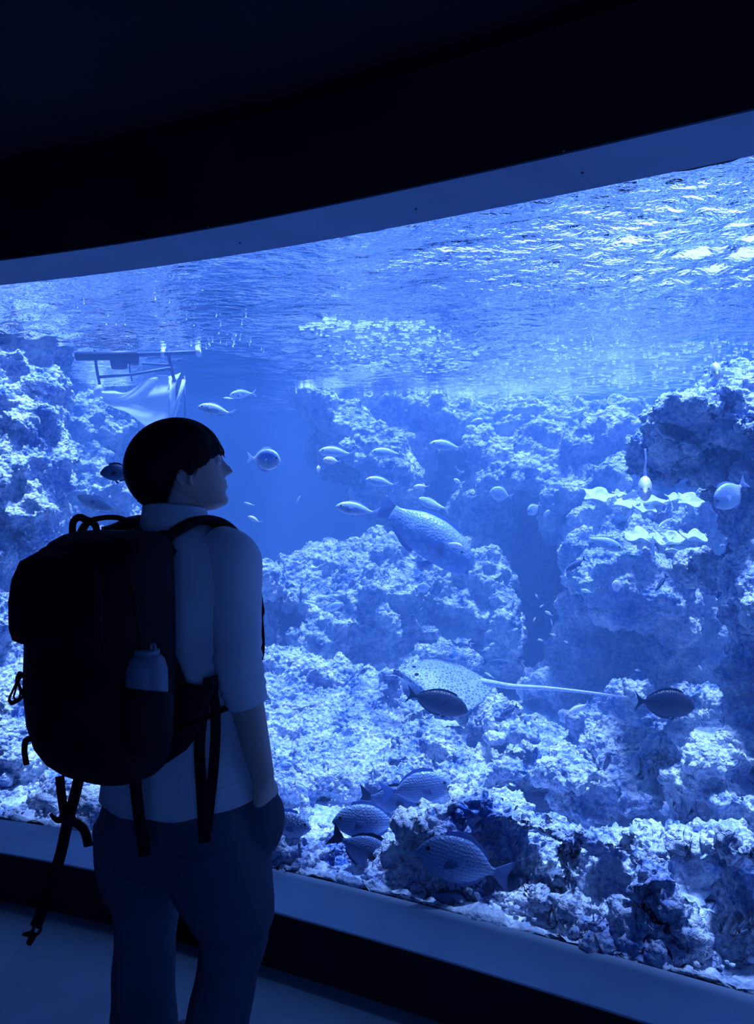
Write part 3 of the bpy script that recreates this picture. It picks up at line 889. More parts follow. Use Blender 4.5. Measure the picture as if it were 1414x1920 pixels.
kind('front_idol', IDOL, 0.30, F_PALE, F_FIN, fork(-0.27, 0.15, 0.02, 0.04), edge_fin(IDOL, 0.14, -0.2, 0.10), edge_fin(IDOL, 0.08, -0.2, 0.12, False), (0.22, -0.05, 0.42, 0.13, 1.25, -0.45), None, (0.37, 0.04, 0.022),
     extra=[('dorsal_filament', fil.me('dorsal_filament', F_FIN))])

USED = {}
def fish(kd, name, head, tail, D, label, dyaw=0.0, roll=0.0, group=None, cat='fish', tall=1.0):
    """A fish from its snout pixel to its tail-tip pixel, D deep; dyaw: how much nearer the snout is (metres)."""
    h, t = P(head[0], head[1], D - dyaw / 2), P(tail[0], tail[1], D + dyaw / 2)
    x = (h - t)
    ln = x.length
    x.normalize()
    z = Vector((0, 0, 1)) - x * x.z
    if z.length < 0.2:
        z = Vector((0, -1, 0.3)) - x * x.dot(Vector((0, -1, 0.3)))
    z.normalize()
    y = z.cross(x)
    M = Matrix((x, y, z)).transposed().to_4x4()
    root = bpy.data.objects.new(name, None)
    root.empty_display_size = 0.05
    COL.objects.link(root)
    root.matrix_world = Matrix.Translation((h + t) / 2) @ M @ Matrix.Rotation(math.radians(roll), 4, 'X') @ Matrix.Diagonal((ln, ln, ln * tall, 1))
    tag(root, label, cat, group)
    ray_parent = None
    for pn, me in KIND[kd]:
        o = bpy.data.objects.new(pn, me)
        COL.objects.link(o)
        o.parent = ray_parent if pn == 'fin_ray' else root
        if pn == 'tail_fin':
            ray_parent = o
    return root

SH = 'silver fish hovering in open water'
fish('bream', 'silver_fish', (371, 762), (441, 777), 3.2, 'silver fish above the head of the visitor, lower of two', 0.02, group=SH)
fish('bream', 'silver_fish', (430, 742), (481, 737), 3.4, 'curved silver fish tail-up above the visitor, upper of two', 0.08, -12, SH)
fish('slim_fish', 'small_fish', (418, 746), (440, 748), 3.35, 'small white fish at the snout of the upper silver fish')
fish('surgeonfish', 'round_fish', (527, 865), (463, 858), 3.1, 'round silver fish alone in open water, closest to the face of the visitor', 0.05, 8)
fish('bream', 'silver_fish', (597, 846), (667, 852), 3.2, 'silver fish with a boxy white fish under its belly', 0.02, group=SH)
fish('pale_surgeonfish', 'small_fish', (605, 862), (640, 866), 3.15, 'boxy white fish just under the belly of a silver fish', 0.02, 0, None, 'fish', 0.7)
fish('pale_surgeonfish', 'small_fish', (594, 882), (602, 876), 3.3, 'tiny white fish seen head-on below the boxy white one', 0.05)
fish('bream', 'silver_fish', (695, 848), (758, 852), 3.3, 'silver fish overlapped at its tail by a small one', 0.02, group=SH)
fish('slim_fish', 'small_fish', (748, 846), (764, 858), 3.4, 'small fish half hidden behind the tail of a silver fish')
fish('bream', 'silver_fish', (805, 832), (871, 841), 3.3, 'silver fish in front of the dark upper cave', 0.02, group=SH)
fish('bream', 'silver_fish', (685, 899), (747, 911), 3.2, 'silver fish above the fanned tail of the huge fish', 0.02, group=SH)
fish('bream', 'silver_fish', (629, 949), (713, 963), 3.0, 'largest silver fish, its tail touching the huge fish tail', 0.02, group=SH)
fish('pale_bream', 'small_fish', (906, 786), (877, 793), 3.6, 'small white fish high over the dark upper cave', 0.02)
fish('pale_bream', 'small_fish', (851, 899), (867, 907), 3.6, 'tiny white forked-tail fish inside the dark upper cave', 0.05)
fish('pale_bream', 'small_fish', (775, 913), (806, 912), 3.5, 'small white fish over the back of the huge fish')
fish('bent_bream', 'silver_fish', (782, 936), (840, 958), 3.2, 'silver fish swimming across the flank of the huge fish', 0.04, 12, SH)
fish('wrasse', 'huge_fish', (889, 1055), (713, 947), 3.75, 'huge blotched fish with fanned tail diving towards the reef', 0.10, -8)
fish('pale_bream', 'small_fish', (868, 1025), (834, 1018), 3.3, 'small white fish at the cheek of the huge fish', 0.02)
fish('pale_bream', 'small_fish', (465, 968), (490, 981), 3.2, 'small white fish level with the chin of the visitor')
fish('grey_slim_fish', 'small_fish', (457, 942), (478, 948), 4.0, 'faint slim fish just above the one at chin level')
fish('grey_slim_fish', 'small_fish', (564, 929), (555, 944), 4.2, 'faint slim fish swimming steeply upwards in open blue water')
fish('surgeonfish', 'round_fish', (782, 1103), (813, 1100), 3.8, 'small round pale fish over the lumpy reef slope', 0.02)
fish('slim_fish', 'small_fish', (594, 1131), (567, 1125), 3.9, 'small pale fish at the mouth of the left cave')
fish('grey_oval_fish', 'silver_fish', (611, 1143), (649, 1129), 4.0, 'faint grey fish nosing down at the reef slope')
fish('slim_fish', 'small_fish', (626, 1149), (641, 1148), 3.95, 'tiny white fish under the faint grey fish')
fish('pale_bream', 'small_fish', (644, 1253), (667, 1256), 3.6, 'small white fish over the crest of the bright mound')
fish('dusky_rabbitfish', 'dusky_fish', (187, 886), (262, 888), 3.1, 'dark fish half hidden behind the hair of the visitor', 0.04)
fish('bent_bream', 'silver_fish', (144, 932), (232, 964), 3.05, 'silver fish with bent body just over the backpack handle', 0.06, 15)
fish('bent_slim_fish', 'small_fish', (68, 753), (76, 764), 3.7, 'tiny curved white fish beside the rock spire, upper of two')
fish('bent_slim_fish', 'small_fish', (71, 780), (77, 796), 3.7, 'tiny curved white fish beside the rock spire, lower of two')
fish('slim_fish', 'small_fish', (129, 812), (135, 824), 3.9, 'tiny white fish between the rock spire and the net')
fish('surgeonfish', 'round_fish', (918, 922), (962, 932), 3.4, 'round silver fish to the left of the tall dark cave mouth', 0.02)
fish('surgeonfish', 'round_fish', (989, 964), (1014, 944), 3.5, 'small round silver fish nosing down over the tall dark cave', 0.03)
fish('grey_oval_fish', 'silver_fish', (1030, 956), (1017, 972), 3.7, 'faint small fish tail-down beside the small round one')
fish('grey_oval_fish', 'silver_fish', (1030, 910), (1060, 910), 4.2, 'faint grey fish against the broad hazy reef wall')
fish('pale_bream', 'small_fish', (1118, 780), (1139, 769), 3.9, 'small white fish below the far water surface near the overhang')
fish('front_idol', 'long_finned_fish', (1210, 922), (1209, 908), 2.75, 'spread-finned pale fish facing the window in front of the overhang shadow', 0.15, 0)
fish('front_idol', 'long_finned_fish', (1345, 700), (1341, 690), 2.45, 'fish trailing a long white filament over the overhang top', 0.09, 12)
fish('surgeonfish', 'round_fish', (1341, 950), (1400, 902), 2.5, 'plump silver fish nosing down in front of the dark overhang', 0.03, 5)
fish('bream', 'silver_fish', (1169, 1031), (1092, 1005), 3.0, 'silver fish swimming over the rock shelf below the plate corals', 0.02)
fish('dusky_bream', 'dusky_fish', (1062, 1070), (1099, 1046), 3.4, 'dusky fish nosing down at the edge of the tall dark cave', 0.02)
fish('bent_slim_fish', 'small_fish', (1232, 990), (1262, 968), 3.4, 'slim white fish curving up between the two tiers of plate coral')
fish('grey_slim_fish', 'silver_fish', (1226, 1046), (1224, 1004), 3.3, 'slim fish hanging head down before the lower plate corals')
fish('dusky_slim_fish', 'dusky_fish', (1229, 1109), (1252, 1078), 3.3, 'slim dark fish swimming up off the rock shelf')
fish('slim_fish', 'small_fish', (1267, 1079), (1258, 1075), 3.3, 'tiny white fish just above the slim dark fish')
fish('pale_surgeonfish', 'round_fish', (1147, 1097), (1171, 1100), 3.3, 'pale disc-shaped fish over the rock shelf', 0.02, 0, None, 'fish', 1.3)
fish('pale_bream', 'small_fish', (1089, 1106), (1113, 1112), 3.4, 'small white fish at the rim of the rock shelf')
fish('slim_fish', 'small_fish', (1274, 992), (1284, 1000), 3.4, 'tiny white fish at the far end of the lower plate corals')
CAVE = 'tiny pale fish in the tall dark cave'
for (hx, hy), (tx, ty), D, lb in (
        ((1004, 1114), (1010, 1123), 4.0, 'topmost tiny pale fish in the tall dark cave'),
        ((1012, 1139), (1021, 1133), 4.0, 'second tiny pale fish from the top of the dark cave'),
        ((1022, 1146), (1037, 1155), 3.8, 'largest tiny pale fish in the dark cave, plump and bright'),
        ((1000, 1166), (1006, 1155), 4.1, 'dim tiny fish swimming down at the near rim of the dark cave'),
        ((1036, 1174), (1033, 1160), 3.9, 'thin tiny fish hanging upright under the plump bright one'),
        ((1043, 1192), (1029, 1188), 4.0, 'tiny pale fish swimming level low in the dark cave'),
        ((1008, 1199), (1021, 1202), 3.9, 'lowest tiny pale fish in the dark cave'),
        ((1066, 1206), (1055, 1201), 3.9, 'tiny pale fish at the foot of the cave by the shelf rock')):
    fish('pale_bream' if 'thin' not in lb else 'slim_fish', 'small_fish', (hx, hy), (tx, ty), D, lb, 0.01, 0, CAVE)
SLOPE = 'tiny pale fish over the reef slope'
for (hx, hy), (tx, ty), D, lb in (
        ((972, 1179), (957, 1183), 4.0, 'tiny pale fish at the left rim of the dark cave'),
        ((928, 1206), (914, 1211), 3.9, 'upper of two tiny pale fish side by side over the ray'),
        ((919, 1214), (903, 1221), 3.9, 'lower of two tiny pale fish side by side over the ray'),
        ((922, 1182), (909, 1187), 4.2, 'faint tiny fish highest above the ray'),
        ((887, 1228), (870, 1232), 3.8, 'tiny pale fish just over the back of the ray'),
        ((826, 1212), (813, 1218), 4.0, 'tiny pale fish over the snout of the ray'),
        ((1309, 1248), (1318, 1257), 3.2, 'tiny white fish above the flat-topped rock'),
        ((1190, 1256), (1203, 1258), 3.5, 'tiny white fish above the pointed mound')):
    fish('pale_bream', 'small_fish', (hx, hy), (tx, ty), D, lb, 0.01, 0, SLOPE)
fish('dusky_bream', 'dusky_fish', (953, 1243), (905, 1241), 4.2, 'hazy dark fish gliding behind the tail root of the ray')
fish('bent_slim_fish', 'small_fish', (908, 1260), (926, 1271), 3.6, 'small white fish at the tail root of the ray')
fish('unicornfish', 'dark_fish', (878, 1330), (762, 1300), 2.95, 'dark oval fish swimming under the spotted ray', 0.03)
fish('unicornfish', 'dark_fish', (1303, 1322), (1190, 1314), 2.55, 'black oval fish in front of the flat-topped rock', 0.03, 0, None, 'fish', 1.25)
fish('dusky_bream', 'dusky_fish', (938, 1345), (972, 1322), 3.2, 'small dark fish nosing down into the soft coral clump')
fish('pale_bream', 'small_fish', (1065, 1340), (1106, 1317), 2.9, 'small white fish over the dark stump')
fish('grey_slim_fish', 'silver_fish', (1020, 1372), (989, 1346), 3.0, 'slim silver fish diving at the soft coral clump')
fish('grey_oval_fish', 'silver_fish', (578, 1488), (550, 1468), 2.8, 'small grey fish perched over the short coral post')
fish('rabbitfish', 'grey_fish', (623, 1538), (768, 1545), 2.62, 'large grey fish facing the visitor in the middle of the low shoal', 0.02)
fish('rabbitfish', 'grey_fish', (849, 1472), (712, 1487), 2.68, 'large striped grey fish at the top of the low shoal', 0.03)
fish('dusky_rabbitfish', 'dusky_fish', (795, 1512), (672, 1490), 2.82, 'dusky fish tucked behind the topmost grey fish of the shoal', 0.03)
fish('dusky_rabbitfish', 'dusky_fish', (745, 1627), (618, 1562), 2.58, 'dusky fish nosing down beneath the middle grey fish', 0.03)
fish('spotted_rabbitfish', 'spotted_fish', (584, 1552), (470, 1542), 2.66, 'spotted fish half hidden behind the arm of the visitor', 0.02)
fish('rabbitfish', 'grey_fish', (780, 1592), (962, 1645), 2.36, 'largest grey fish, lowest of the shoal and next to the sill', 0.03)
fish('dusky_bream', 'dusky_fish', (875, 1690), (795, 1676), 2.36, 'dim fish shape added for the shadow below the largest grey fish, close to the sill')  # dark fish added in place of the big fish's shadow and pelvic fin

# ------------------------------------------------------------------ the spotted ray
M_RAY = fish_mat('ray_skin', (0.42, 0.54, 0.78), (0.5, 0.62, 0.85), 0.5)
_nt = M_RAY.node_tree
_b = _nt.nodes['Principled BSDF']
_tc = _nt.nodes.new('ShaderNodeTexCoord')
_v = _nt.nodes.new('ShaderNodeTexVoronoi')
_v.feature = 'DISTANCE_TO_EDGE'
_v.inputs['Scale'].default_value = 26.0
_nt.links.new(_tc.outputs['Object'], _v.inputs['Vector'])
_r = _nt.nodes.new('ShaderNodeValToRGB')
_r.color_ramp.elements[0].position = 0.10
_r.color_ramp.elements[0].color = (0.24, 0.35, 0.60, 1)
_r.color_ramp.elements[1].position = 0.22
_r.color_ramp.elements[1].color = (0.05, 0.09, 0.22, 1)
_nt.links.new(_v.outputs['Distance'], _r.inputs['Fac'])
_nt.links.new(_r.outputs['Color'], _b.inputs['Base Color'])
M_RAYRIM = mat('ray_tail_skin', (0.62, 0.72, 0.92), 0.5, noise=(60, 0.6, 1.1))

h, t = P(740, 1262, 3.45), P(918, 1284, 3.55)
ray_len = (h - t).length
x = (h - t).normalized()
z = (Vector((0, 0, 1)) - x * x.z).normalized()
y = z.cross(x)
ray = bpy.data.objects.new('spotted_ray', None)
COL.objects.link(ray)
ray.matrix_world = Matrix.Translation((h + t) / 2) @ Matrix((x, y, z)).transposed().to_4x4() @ Matrix.Rotation(math.radians(-21), 4, 'X') @ Matrix.Scale(ray_len, 4)
tag(ray, 'pale spotted ray with a long white whip tail gliding over the reef mound', 'ray')
# disc outline as half width against x
ox = [0.52, 0.47, 0.40, 0.28, 0.12, -0.02, -0.14, -0.28, -0.40, -0.46]
ow = [0.004, 0.05, 0.12, 0.26, 0.42, 0.50, 0.47, 0.32, 0.16, 0.07]
rows = []
for xx in np.linspace(0.52, -0.46, 30):
    w = float(np.interp(-xx, [-v for v in ox], ow))
    hgt = 0.075 * max(0.05, 1 - abs(xx - 0.1) / 0.62)
    ring = []
    for k in range(25):
        u = -1 + 2 * k / 24
        ring.append(Vector((xx - 0.05 * abs(u) ** 2, u * w, hgt * (1 - abs(u) ** 1.2) ** 1.1 + 0.015 - 0.10 * abs(u) ** 2.2 * w)))
    for k in range(23, 0, -1):
        u = -1 + 2 * k / 24
        ring.append(Vector((xx - 0.05 * abs(u) ** 2, u * w, -0.012 - 0.10 * abs(u) ** 2.2 * w)))
    rows.append(ring)
mb = MB()
mb.grid(rows, True, True, True)
link('disc', mb.me('disc', M_RAY), None, None)
disc = bpy.data.objects['disc']
disc.parent = ray
def ray_part(mb, name, m):
    o = link(name, mb.me(name, m))
    o.parent = ray
    return o
mb = MB()
inv = ray.matrix_world.inverted()
pts = [Vector((-0.40, 0, 0.02)), Vector((-0.52, 0, 0.02))] + [inv @ P(px, py, D) for px, py, D in ((960, 1287, 3.57), (1020, 1290, 3.58), (1100, 1298, 3.56), (1178, 1308, 3.50))]
sp = spline(pts, 6)
mb.tube(sp, [0.034 * (1 - k / (len(sp) - 1)) ** 0.9 + 0.007 for k in range(len(sp))], 8)
ray_part(mb, 'tail', M_RAYRIM)
for s in (-1, 1):
    mb = MB()
    mb.ball((0.30, s * 0.065, 0.055), (0.022, 0.014, 0.016), 10, 7)
    o = ray_part(mb, 'eye', F_EYE)
    mb = MB()
    mb.grid([[Vector((-0.42, s * 0.05, 0.012)), Vector((-0.50, s * 0.13, -0.01)), Vector((-0.56, s * 0.10, -0.01)), Vector((-0.47, s * 0.02, 0.01))],
             [Vector((-0.42, s * 0.05, -0.004)), Vector((-0.50, s * 0.13, -0.02)), Vector((-0.56, s * 0.10, -0.02)), Vector((-0.47, s * 0.02, -0.004))]], True, True, True)
    ray_part(mb, 'pelvic_fin', M_RAYRIM)

# ------------------------------------------------------------------ plate corals on the hollowed ledge
M_CORAL = mat('plate_coral', (0.72, 0.84, 1.0), 0.7, noise=(30, 0.6, 1.1), bump=(70, 0.5, 0.006))
def plate(px, py, D, w, h, label, seed):
    r = np.random.default_rng(seed)
    c = P(px, py, D - 0.12)
    rx = w / 2 * D * SCALE / FPX * 1.12
    mb = MB()
    ph = r.uniform(0, 6.28, 4)
    tilt = min(0.9, h / w * 1.1)
    n = 36
    def pt(rad, a, dz):
        f = 1 + 0.16 * math.sin(3 * a + ph[0]) + 0.10 * math.sin(5 * a + ph[1]) + 0.06 * math.sin(9 * a + ph[2])
        q = Vector((math.cos(a) * rx * f * rad, math.sin(a) * rx * 0.9 * f * rad, 0))
        z = 0.011 * rad ** 2 * math.sin(4 * a + ph[3]) + 0.02 * rad ** 2 - q.y * -tilt + dz
        return c + Vector((q.x, q.y, z))
    rows = [[pt(rad, 2 * math.pi * k / n, 0.004) for k in range(n)] for rad in (0.08, 0.4, 0.7, 0.9, 1.0)]
    rows += [[pt(rad, 2 * math.pi * k / n, -0.005) for k in range(n)] for rad in (1.0, 0.9, 0.6, 0.3)]
    rows += [[pt(0.16, 2 * math.pi * k / n, -0.05) for k in range(n)]]
    mb.grid(rows, True, True, True)
    o = mb.build('plate_coral', M_CORAL)
    tag(o, label, 'coral', 'frilly plate corals on the hollowed ledge')
for k, a in enumerate([
        (1122, 934, 4.0, 50, 22, 'broad pale plate coral at the left end of the upper tier'),
        (1163, 932, 4.1, 22, 9, 'smallest plate coral behind the upper tier'),
        (1172, 949, 3.95, 46, 16, 'wavy plate coral second along the upper tier'),
        (1208, 955, 3.9, 34, 22, 'plate coral of the upper tier under the diving long-finned fish'),
        (1233, 943, 3.95, 52, 14, 'thin plate coral third from the far end of the upper tier'),
        (1268, 940, 3.9, 34, 10, 'narrow plate coral next to the last of the upper tier'),
        (1294, 944, 3.85, 42, 22, 'thick frilled plate coral at the right end of the upper tier'),
        (1200, 1011, 3.7, 48, 18, 'ragged plate coral at the left end of the lower tier'),
        (1242, 1018, 3.65, 40, 14, 'plate coral of the lower tier beside the head-down fish'),
        (1266, 1015, 3.65, 34, 18, 'upright frilled plate coral in the middle of the lower tier'),
        (1270, 1033, 3.6, 46, 14, 'lowest plate coral, jutting out under the lower tier'),
        (1303, 1011, 3.6, 40, 12, 'thin plate coral at the right end of the lower tier')]):
    plate(*a[:5], a[5], 20 + k)

# ------------------------------------------------------------------ small rocks and corals on the bed
rock('stump_rock', [(1085, 1345, 3.15, 17, 20), (1088, 1375, 3.15, 15, 26), (1092, 1405, 3.12, 15, 24), (1075, 1340, 3.15, 10, 12)], 0.007, 'dark upright stump under a small white fish', M_ROCK_DARK, 0.5, 0.12)
rock('coral_clump', [(920, 1355, 3.2, 15, 20), (945, 1362, 3.15, 12, 16), (965, 1372, 3.1, 14, 18), (985, 1360, 3.12, 10, 18), (1000, 1378, 3.08, 14, 14), (930, 1385, 3.1, 18, 12)], 0.0065, 'knobbly soft coral clump beneath the diving slim fish', None, 0.5, 0.10, 'coral')
rock('post_rock', [(570, 1500, 2.85, 6, 14, 0.02), (572, 1522, 2.85, 9, 14, 0.03)], 0.005, 'short coral post with a small grey fish over it', None, 0.25, 0.04, 'coral')
rock('pebble_rock', [(1257, 1552, 2.38, 7, 13, 0.02)], 0.004, 'tiny upright stone on the crest of the front reef', None, 0.2, 0.03)
rock('pebble_rock', [(1316, 1742, 2.14, 10, 15, 0.02)], 0.004, 'small dark leaning stone in the hollow next to the corner rock', M_ROCK_DARK, 0.2, 0.03)
rock('branch_coral', [(552, 1600, 2.62, 9, 14, 0.03), (562, 1585, 2.62, 7, 14, 0.02), (572, 1604, 2.62, 8, 12, 0.03), (540, 1612, 2.62, 9, 9, 0.03)], 0.005, 'small branching coral against the sill behind the visitor arm', None, 0.3, 0.05, 'coral')
rock('small_rock', [(500, 1080, 4.4, 26, 28), (482, 1105, 4.4, 22, 26)], 0.012, 'rounded bright knob of rock beside the sleeve of the visitor', M_ROCK_FAR, 0.6, 0.3)

# loose rubble between the rocks, uncountable
iv, ifc = ico(1)
vs, fs = [], []
n = 0
for k in range(500):
    x = rng.uniform(-2.2, 1.9)
    d = 0.05 + 1.1 * rng.random() ** 1.8
    s = rng.uniform(0.004, 0.010) * (1 + 0.5 * rng.random() ** 4)
    c = np.array([x, float(glass_y(x)) + d + 0.02, SILL + 0.015 + 0.05 * min(1, d / 1.5) + s * 0.1])
    sc = rng.uniform(0.6, 1.3, 3) * s
    v = iv * sc * (1 + rng.uniform(-0.22, 0.22, (len(iv), 1)))
    vs.append(v + c)
    fs += [tuple(i + n for i in f) for f in ifc]
    n += len(iv)
o = link('rubble', mesh('rubble', np.concatenate(vs).tolist(), fs), M_SAND)
tag(o, 'loose coral rubble strewn over the sand along the window', 'rubble', None, 'stuff')

# ------------------------------------------------------------------ surface glints modelled as white flecks, and bubbles
M_GLINTS_BUBBLES = bpy.data.materials.new('glints_and_bubbles')
M_GLINTS_BUBBLES.use_nodes = True
_nt = M_GLINTS_BUBBLES.node_tree
_nt.nodes.remove(_nt.nodes['Principled BSDF'])
_d = _nt.nodes.new('ShaderNodeBsdfDiffuse')
_d.inputs['Color'].default_value = (0.9, 0.95, 1, 1)
_t = _nt.nodes.new('ShaderNodeBsdfTranslucent')
_t.inputs['Color'].default_value = (0.9, 0.95, 1, 1)
_m = _nt.nodes.new('ShaderNodeMixShader')
_m.inputs[0].default_value = 0.75
_nt.links.new(_d.outputs[0], _m.inputs[1])
_nt.links.new(_t.outputs[0], _m.inputs[2])
_nt.links.new(_m.outputs[0], _nt.nodes['Material Output'].inputs['Surface'])
mb = MB()
def fleck(px, py, w, rnd=0.4):
    D = 0.887 * FPX / (960 - py)
    c = P(px, py, D)
    c.z = WATER + float(waves(np.array([c.x]), np.array([c.y]))[0]) - 0.002
    rx = w / 2 * D * SCALE / FPX
    a = rng.uniform(-0.25, 0.25)
    bend = rng.uniform(-0.4, 0.4)
    m = 7
    rows = []
    for k in range(m):
        u = -1 + 2 * k / (m - 1)
        hw = rx * rnd * math.sqrt(max(0.03, 1 - u * u)) * rng.uniform(0.7, 1.2)
        p = c + Vector((u * rx * math.cos(a), u * rx * math.sin(a) + bend * rx * u * u, 0))
        rows.append([p + Vector((0, hw, 0)), p + Vector((0, 0, -0.003)), p + Vector((0, -hw, 0)), p + Vector((0, 0, 0.002))])
    mb.grid(rows, True, True, True)
for k in range(460):      # the patch of glints
    u, v = rng.random(), rng.random()
    py = 603 + 95 * v
    x0, x1 = 555 + 60 * v, 800 + 140 * min(1, (py - 600) / 85)
    if py > 690:
        x1 -= 60
    fleck(x0 + (x1 - x0) * rng.beta(1.6, 1.3), py, rng.uniform(3, 14) * (0.6 + 0.6 * rng.random()), 0.11)
for k in range(340):      # sparkle flecks over the far right
    py = 640 + 90 * rng.random()
    fleck(rng.uniform(930 + max(0, 690 - py) * 1.5, 1420), py, rng.uniform(2, 9), 0.12)
for k in range(26):
    py = rng.uniform(590, 662)
    fleck(rng.uniform(345, 505), py, rng.uniform(1.2, 3.0), 0.3)
for k in range(12):
    fleck(rng.uniform(140, 340), rng.uniform(545, 650), rng.uniform(1.2, 3.0), 0.3)
for k in range(34):
    fleck(rng.uniform(560, 700), rng.uniform(597, 616), rng.uniform(5, 14), 0.6)
o = mb.build('glints_and_bubbles', M_GLINTS_BUBBLES)
tag(o, 'white flecks shaped as glints on the water surface, with some bubbles among them', 'glints_and_bubbles', None, 'stuff')

# ------------------------------------------------------------------ the net rig hanging from the surface
M_PIPE = mat('dark_pipe', (0.03, 0.05, 0.10), 0.5)
M_ROD = mat('grey_rod', (0.10, 0.15, 0.28), 0.5)
M_WROD = mat('white_rod', (0.75, 0.82, 0.95), 0.5)
M_NET = bpy.data.materials.new('pale_net_cloth')
M_NET.use_nodes = True
_nt = M_NET.node_tree
_b = _nt.nodes['Principled BSDF']
_b.inputs['Base Color'].default_value = (0.88, 0.94, 1.0, 1)
_b.inputs['Roughness'].default_value = 0.8
_t = _nt.nodes.new('ShaderNodeBsdfTranslucent')
_t.inputs['Color'].default_value = (0.85, 0.92, 1.0, 1)
_m = _nt.nodes.new('ShaderNodeMixShader')
_m.inputs[0].default_value = 0.45
_nt.links.new(_b.outputs[0], _m.inputs[1])
_nt.links.new(_t.outputs[0], _m.inputs[2])
_nt.links.new(_m.outputs[0], _nt.nodes['Material Output'].inputs['Surface'])
RD = 4.2
rig = empty('hanging_net', P(255, 655, RD))
tag(rig, 'pale cloth net stretched on thin rods under a floating dark pipe', 'net')
def rigpart(name, pts, r, m, seg=8):
    mb = MB()
    mb.tube(pts, r, seg)
    return mb.build(name, m, rig)
Q = lambda px, py, dd=0.0: P(px, py, RD + dd)
rigpart('float_pipe', [Q(143, 668), Q(200, 667), Q(258, 665)], 0.027, M_PIPE, 14)
rigpart('float_pipe', [Q(250, 665), Q(310, 663), Q(372, 660)], 0.014, M_ROD, 10)
rigpart('collar', [Q(303, 663), Q(309, 663)], 0.022, M_WROD, 10)
rigpart('collar', [Q(368, 661), Q(376, 660)], 0.026, M_WROD, 10)
rigpart('rod', spline([Q(178, 655), Q(181, 690), Q(190, 735)]), 0.009, M_ROD)
rigpart('rod', [Q(187, 707), Q(250, 702, -0.05), Q(320, 690, -0.05)], 0.009, M_ROD)
rigpart('rod', [Q(268, 682, 0.1), Q(322, 685)], 0.008, M_ROD)
rigpart('rod', spline([Q(315, 658), Q(321, 690), Q(330, 725), Q(337, 752)]), 0.010, M_ROD)
rigpart('rod', [Q(345, 712, -0.08), Q(334, 752, -0.08), Q(322, 795, -0.08)], 0.011, M_WROD)
rigpart('rod', [Q(319, 712, -0.03), Q(318, 790, -0.03)], 0.008, M_WROD)
rigpart('rod', [Q(346, 705, 0.1), Q(347, 790, 0.1)], 0.005, M_ROD)
rigpart('cord', spline([Q(245, 660, 0.1), Q(243, 690, 0.1), Q(248, 715, 0.1)]), 0.004, M_PIPE, 6)
mb = MB()
top = spline([Q(196, 736), Q(215, 731, -0.03), Q(245, 732, -0.06), Q(285, 712, -0.04), Q(318, 700), Q(337, 694, 0.03)], 8)
bot = spline([Q(196, 750), Q(220, 768, 0.05), Q(250, 784, 0.08), Q(285, 800, 0.06), Q(318, 806, 0.03), Q(326, 800, 0.03)], 8)
for side in (0,):
    rows, back = [], []
    for a, b in zip(top, bot):
        line = [a.lerp(b, v) + Vector((0, -0.05 * math.sin(math.pi * v) + 0.02 * math.sin(9 * v + a.x * 14), 0.015 * math.sin(3.1 * v + a.x * 22))) for v in np.linspace(0, 1, 14)]
        rows.append(line + [p + Vector((0, 0.006, 0)) for p in reversed(line)])
    mb.grid(rows, True, True, True)
mb.build('net_cloth', M_NET, rig)
mb = MB()
mb.ball(Q(186, 733, -0.02), (0.030, 0.03, 0.042), 12, 8, Matrix.Rotation(0.5, 3, 'Y'))
mb.tube([Q(191, 738, -0.02), Q(198, 742, -0.02)], [0.014, 0.02], 8)
mb.build('bag_end', M_WROD, rig)
mb = MB()
mb.tube([Q(222, 640, 0.25), Q(221, 660, 0.25), Q(224, 690, 0.25), Q(240, 696, 0.25)][:3], [0.05, 0.06, 0.05], 12)
mb.tube([Q(246, 645, 0.25), Q(247, 665, 0.25), Q(246, 682, 0.25)], [0.045, 0.05, 0.045], 12)
o = mb.build('weight_bag', M_PIPE, rig)

# ------------------------------------------------------------------ the visitor
M_SKIN = mat('skin', (0.42, 0.36, 0.34), 0.55, noise=(14, 0.9, 1.08), bump=(220, 0.08, 0.001))
M_HAIR = mat('black_hair', (0.006, 0.007, 0.011), 0.7, spec=0.12, bump=(60, 0.4, 0.006))
M_SHIRT = mat('pale_shirt', (0.50, 0.56, 0.64), 0.9, spec=0.1, noise=(5, 0.88, 1.08), bump=(300, 0.2, 0.001))
M_TROUSERS = mat('dark_trousers', (0.062, 0.080, 0.12), 0.9, spec=0.1, noise=(6, 0.85, 1.15), bump=(260, 0.2, 0.001))
M_BAG = mat('black_bag_fabric', (0.005, 0.007, 0.012), 0.8, spec=0.15, noise=(8, 0.8, 1.3), bump=(280, 0.25, 0.001))
M_STRAP = mat('black_webbing', (0.004, 0.005, 0.009), 0.75, spec=0.15, bump=(400, 0.3, 0.001))
M_EYEBALL = mat('eyeball', (0.5, 0.5, 0.52), 0.3)
M_SHOE = mat('dark_shoe', (0.03, 0.035, 0.05), 0.6)
M_SOLE = mat('pale_sole', (0.35, 0.38, 0.42), 0.7)
M_FLASK = mat('pale_flask', (0.16, 0.20, 0.28), 0.45, noise=(10, 0.9, 1.1))

OX, OY = -0.50, 1.98
AR, AF, UP = Vector((0.866, -0.5, 0)), Vector((0.5, 0.866, 0)), Vector((0, 0, 1))
def W(r, f, z):
    """Visitor space (metres to the right, forward, up) to the room."""
    return Vector((OX, OY, 0)) + AR * r + AF * f + UP * z
def R(px, py, Y):
    """The point in the plane Y metres deep behind pixel px, py."""
    return P(px, py, Y / SCALE)

person = empty('person', (OX, OY, 0))
tag(person, 'person with short black hair in pale shirt and dark trousers at the aquarium window', 'person')

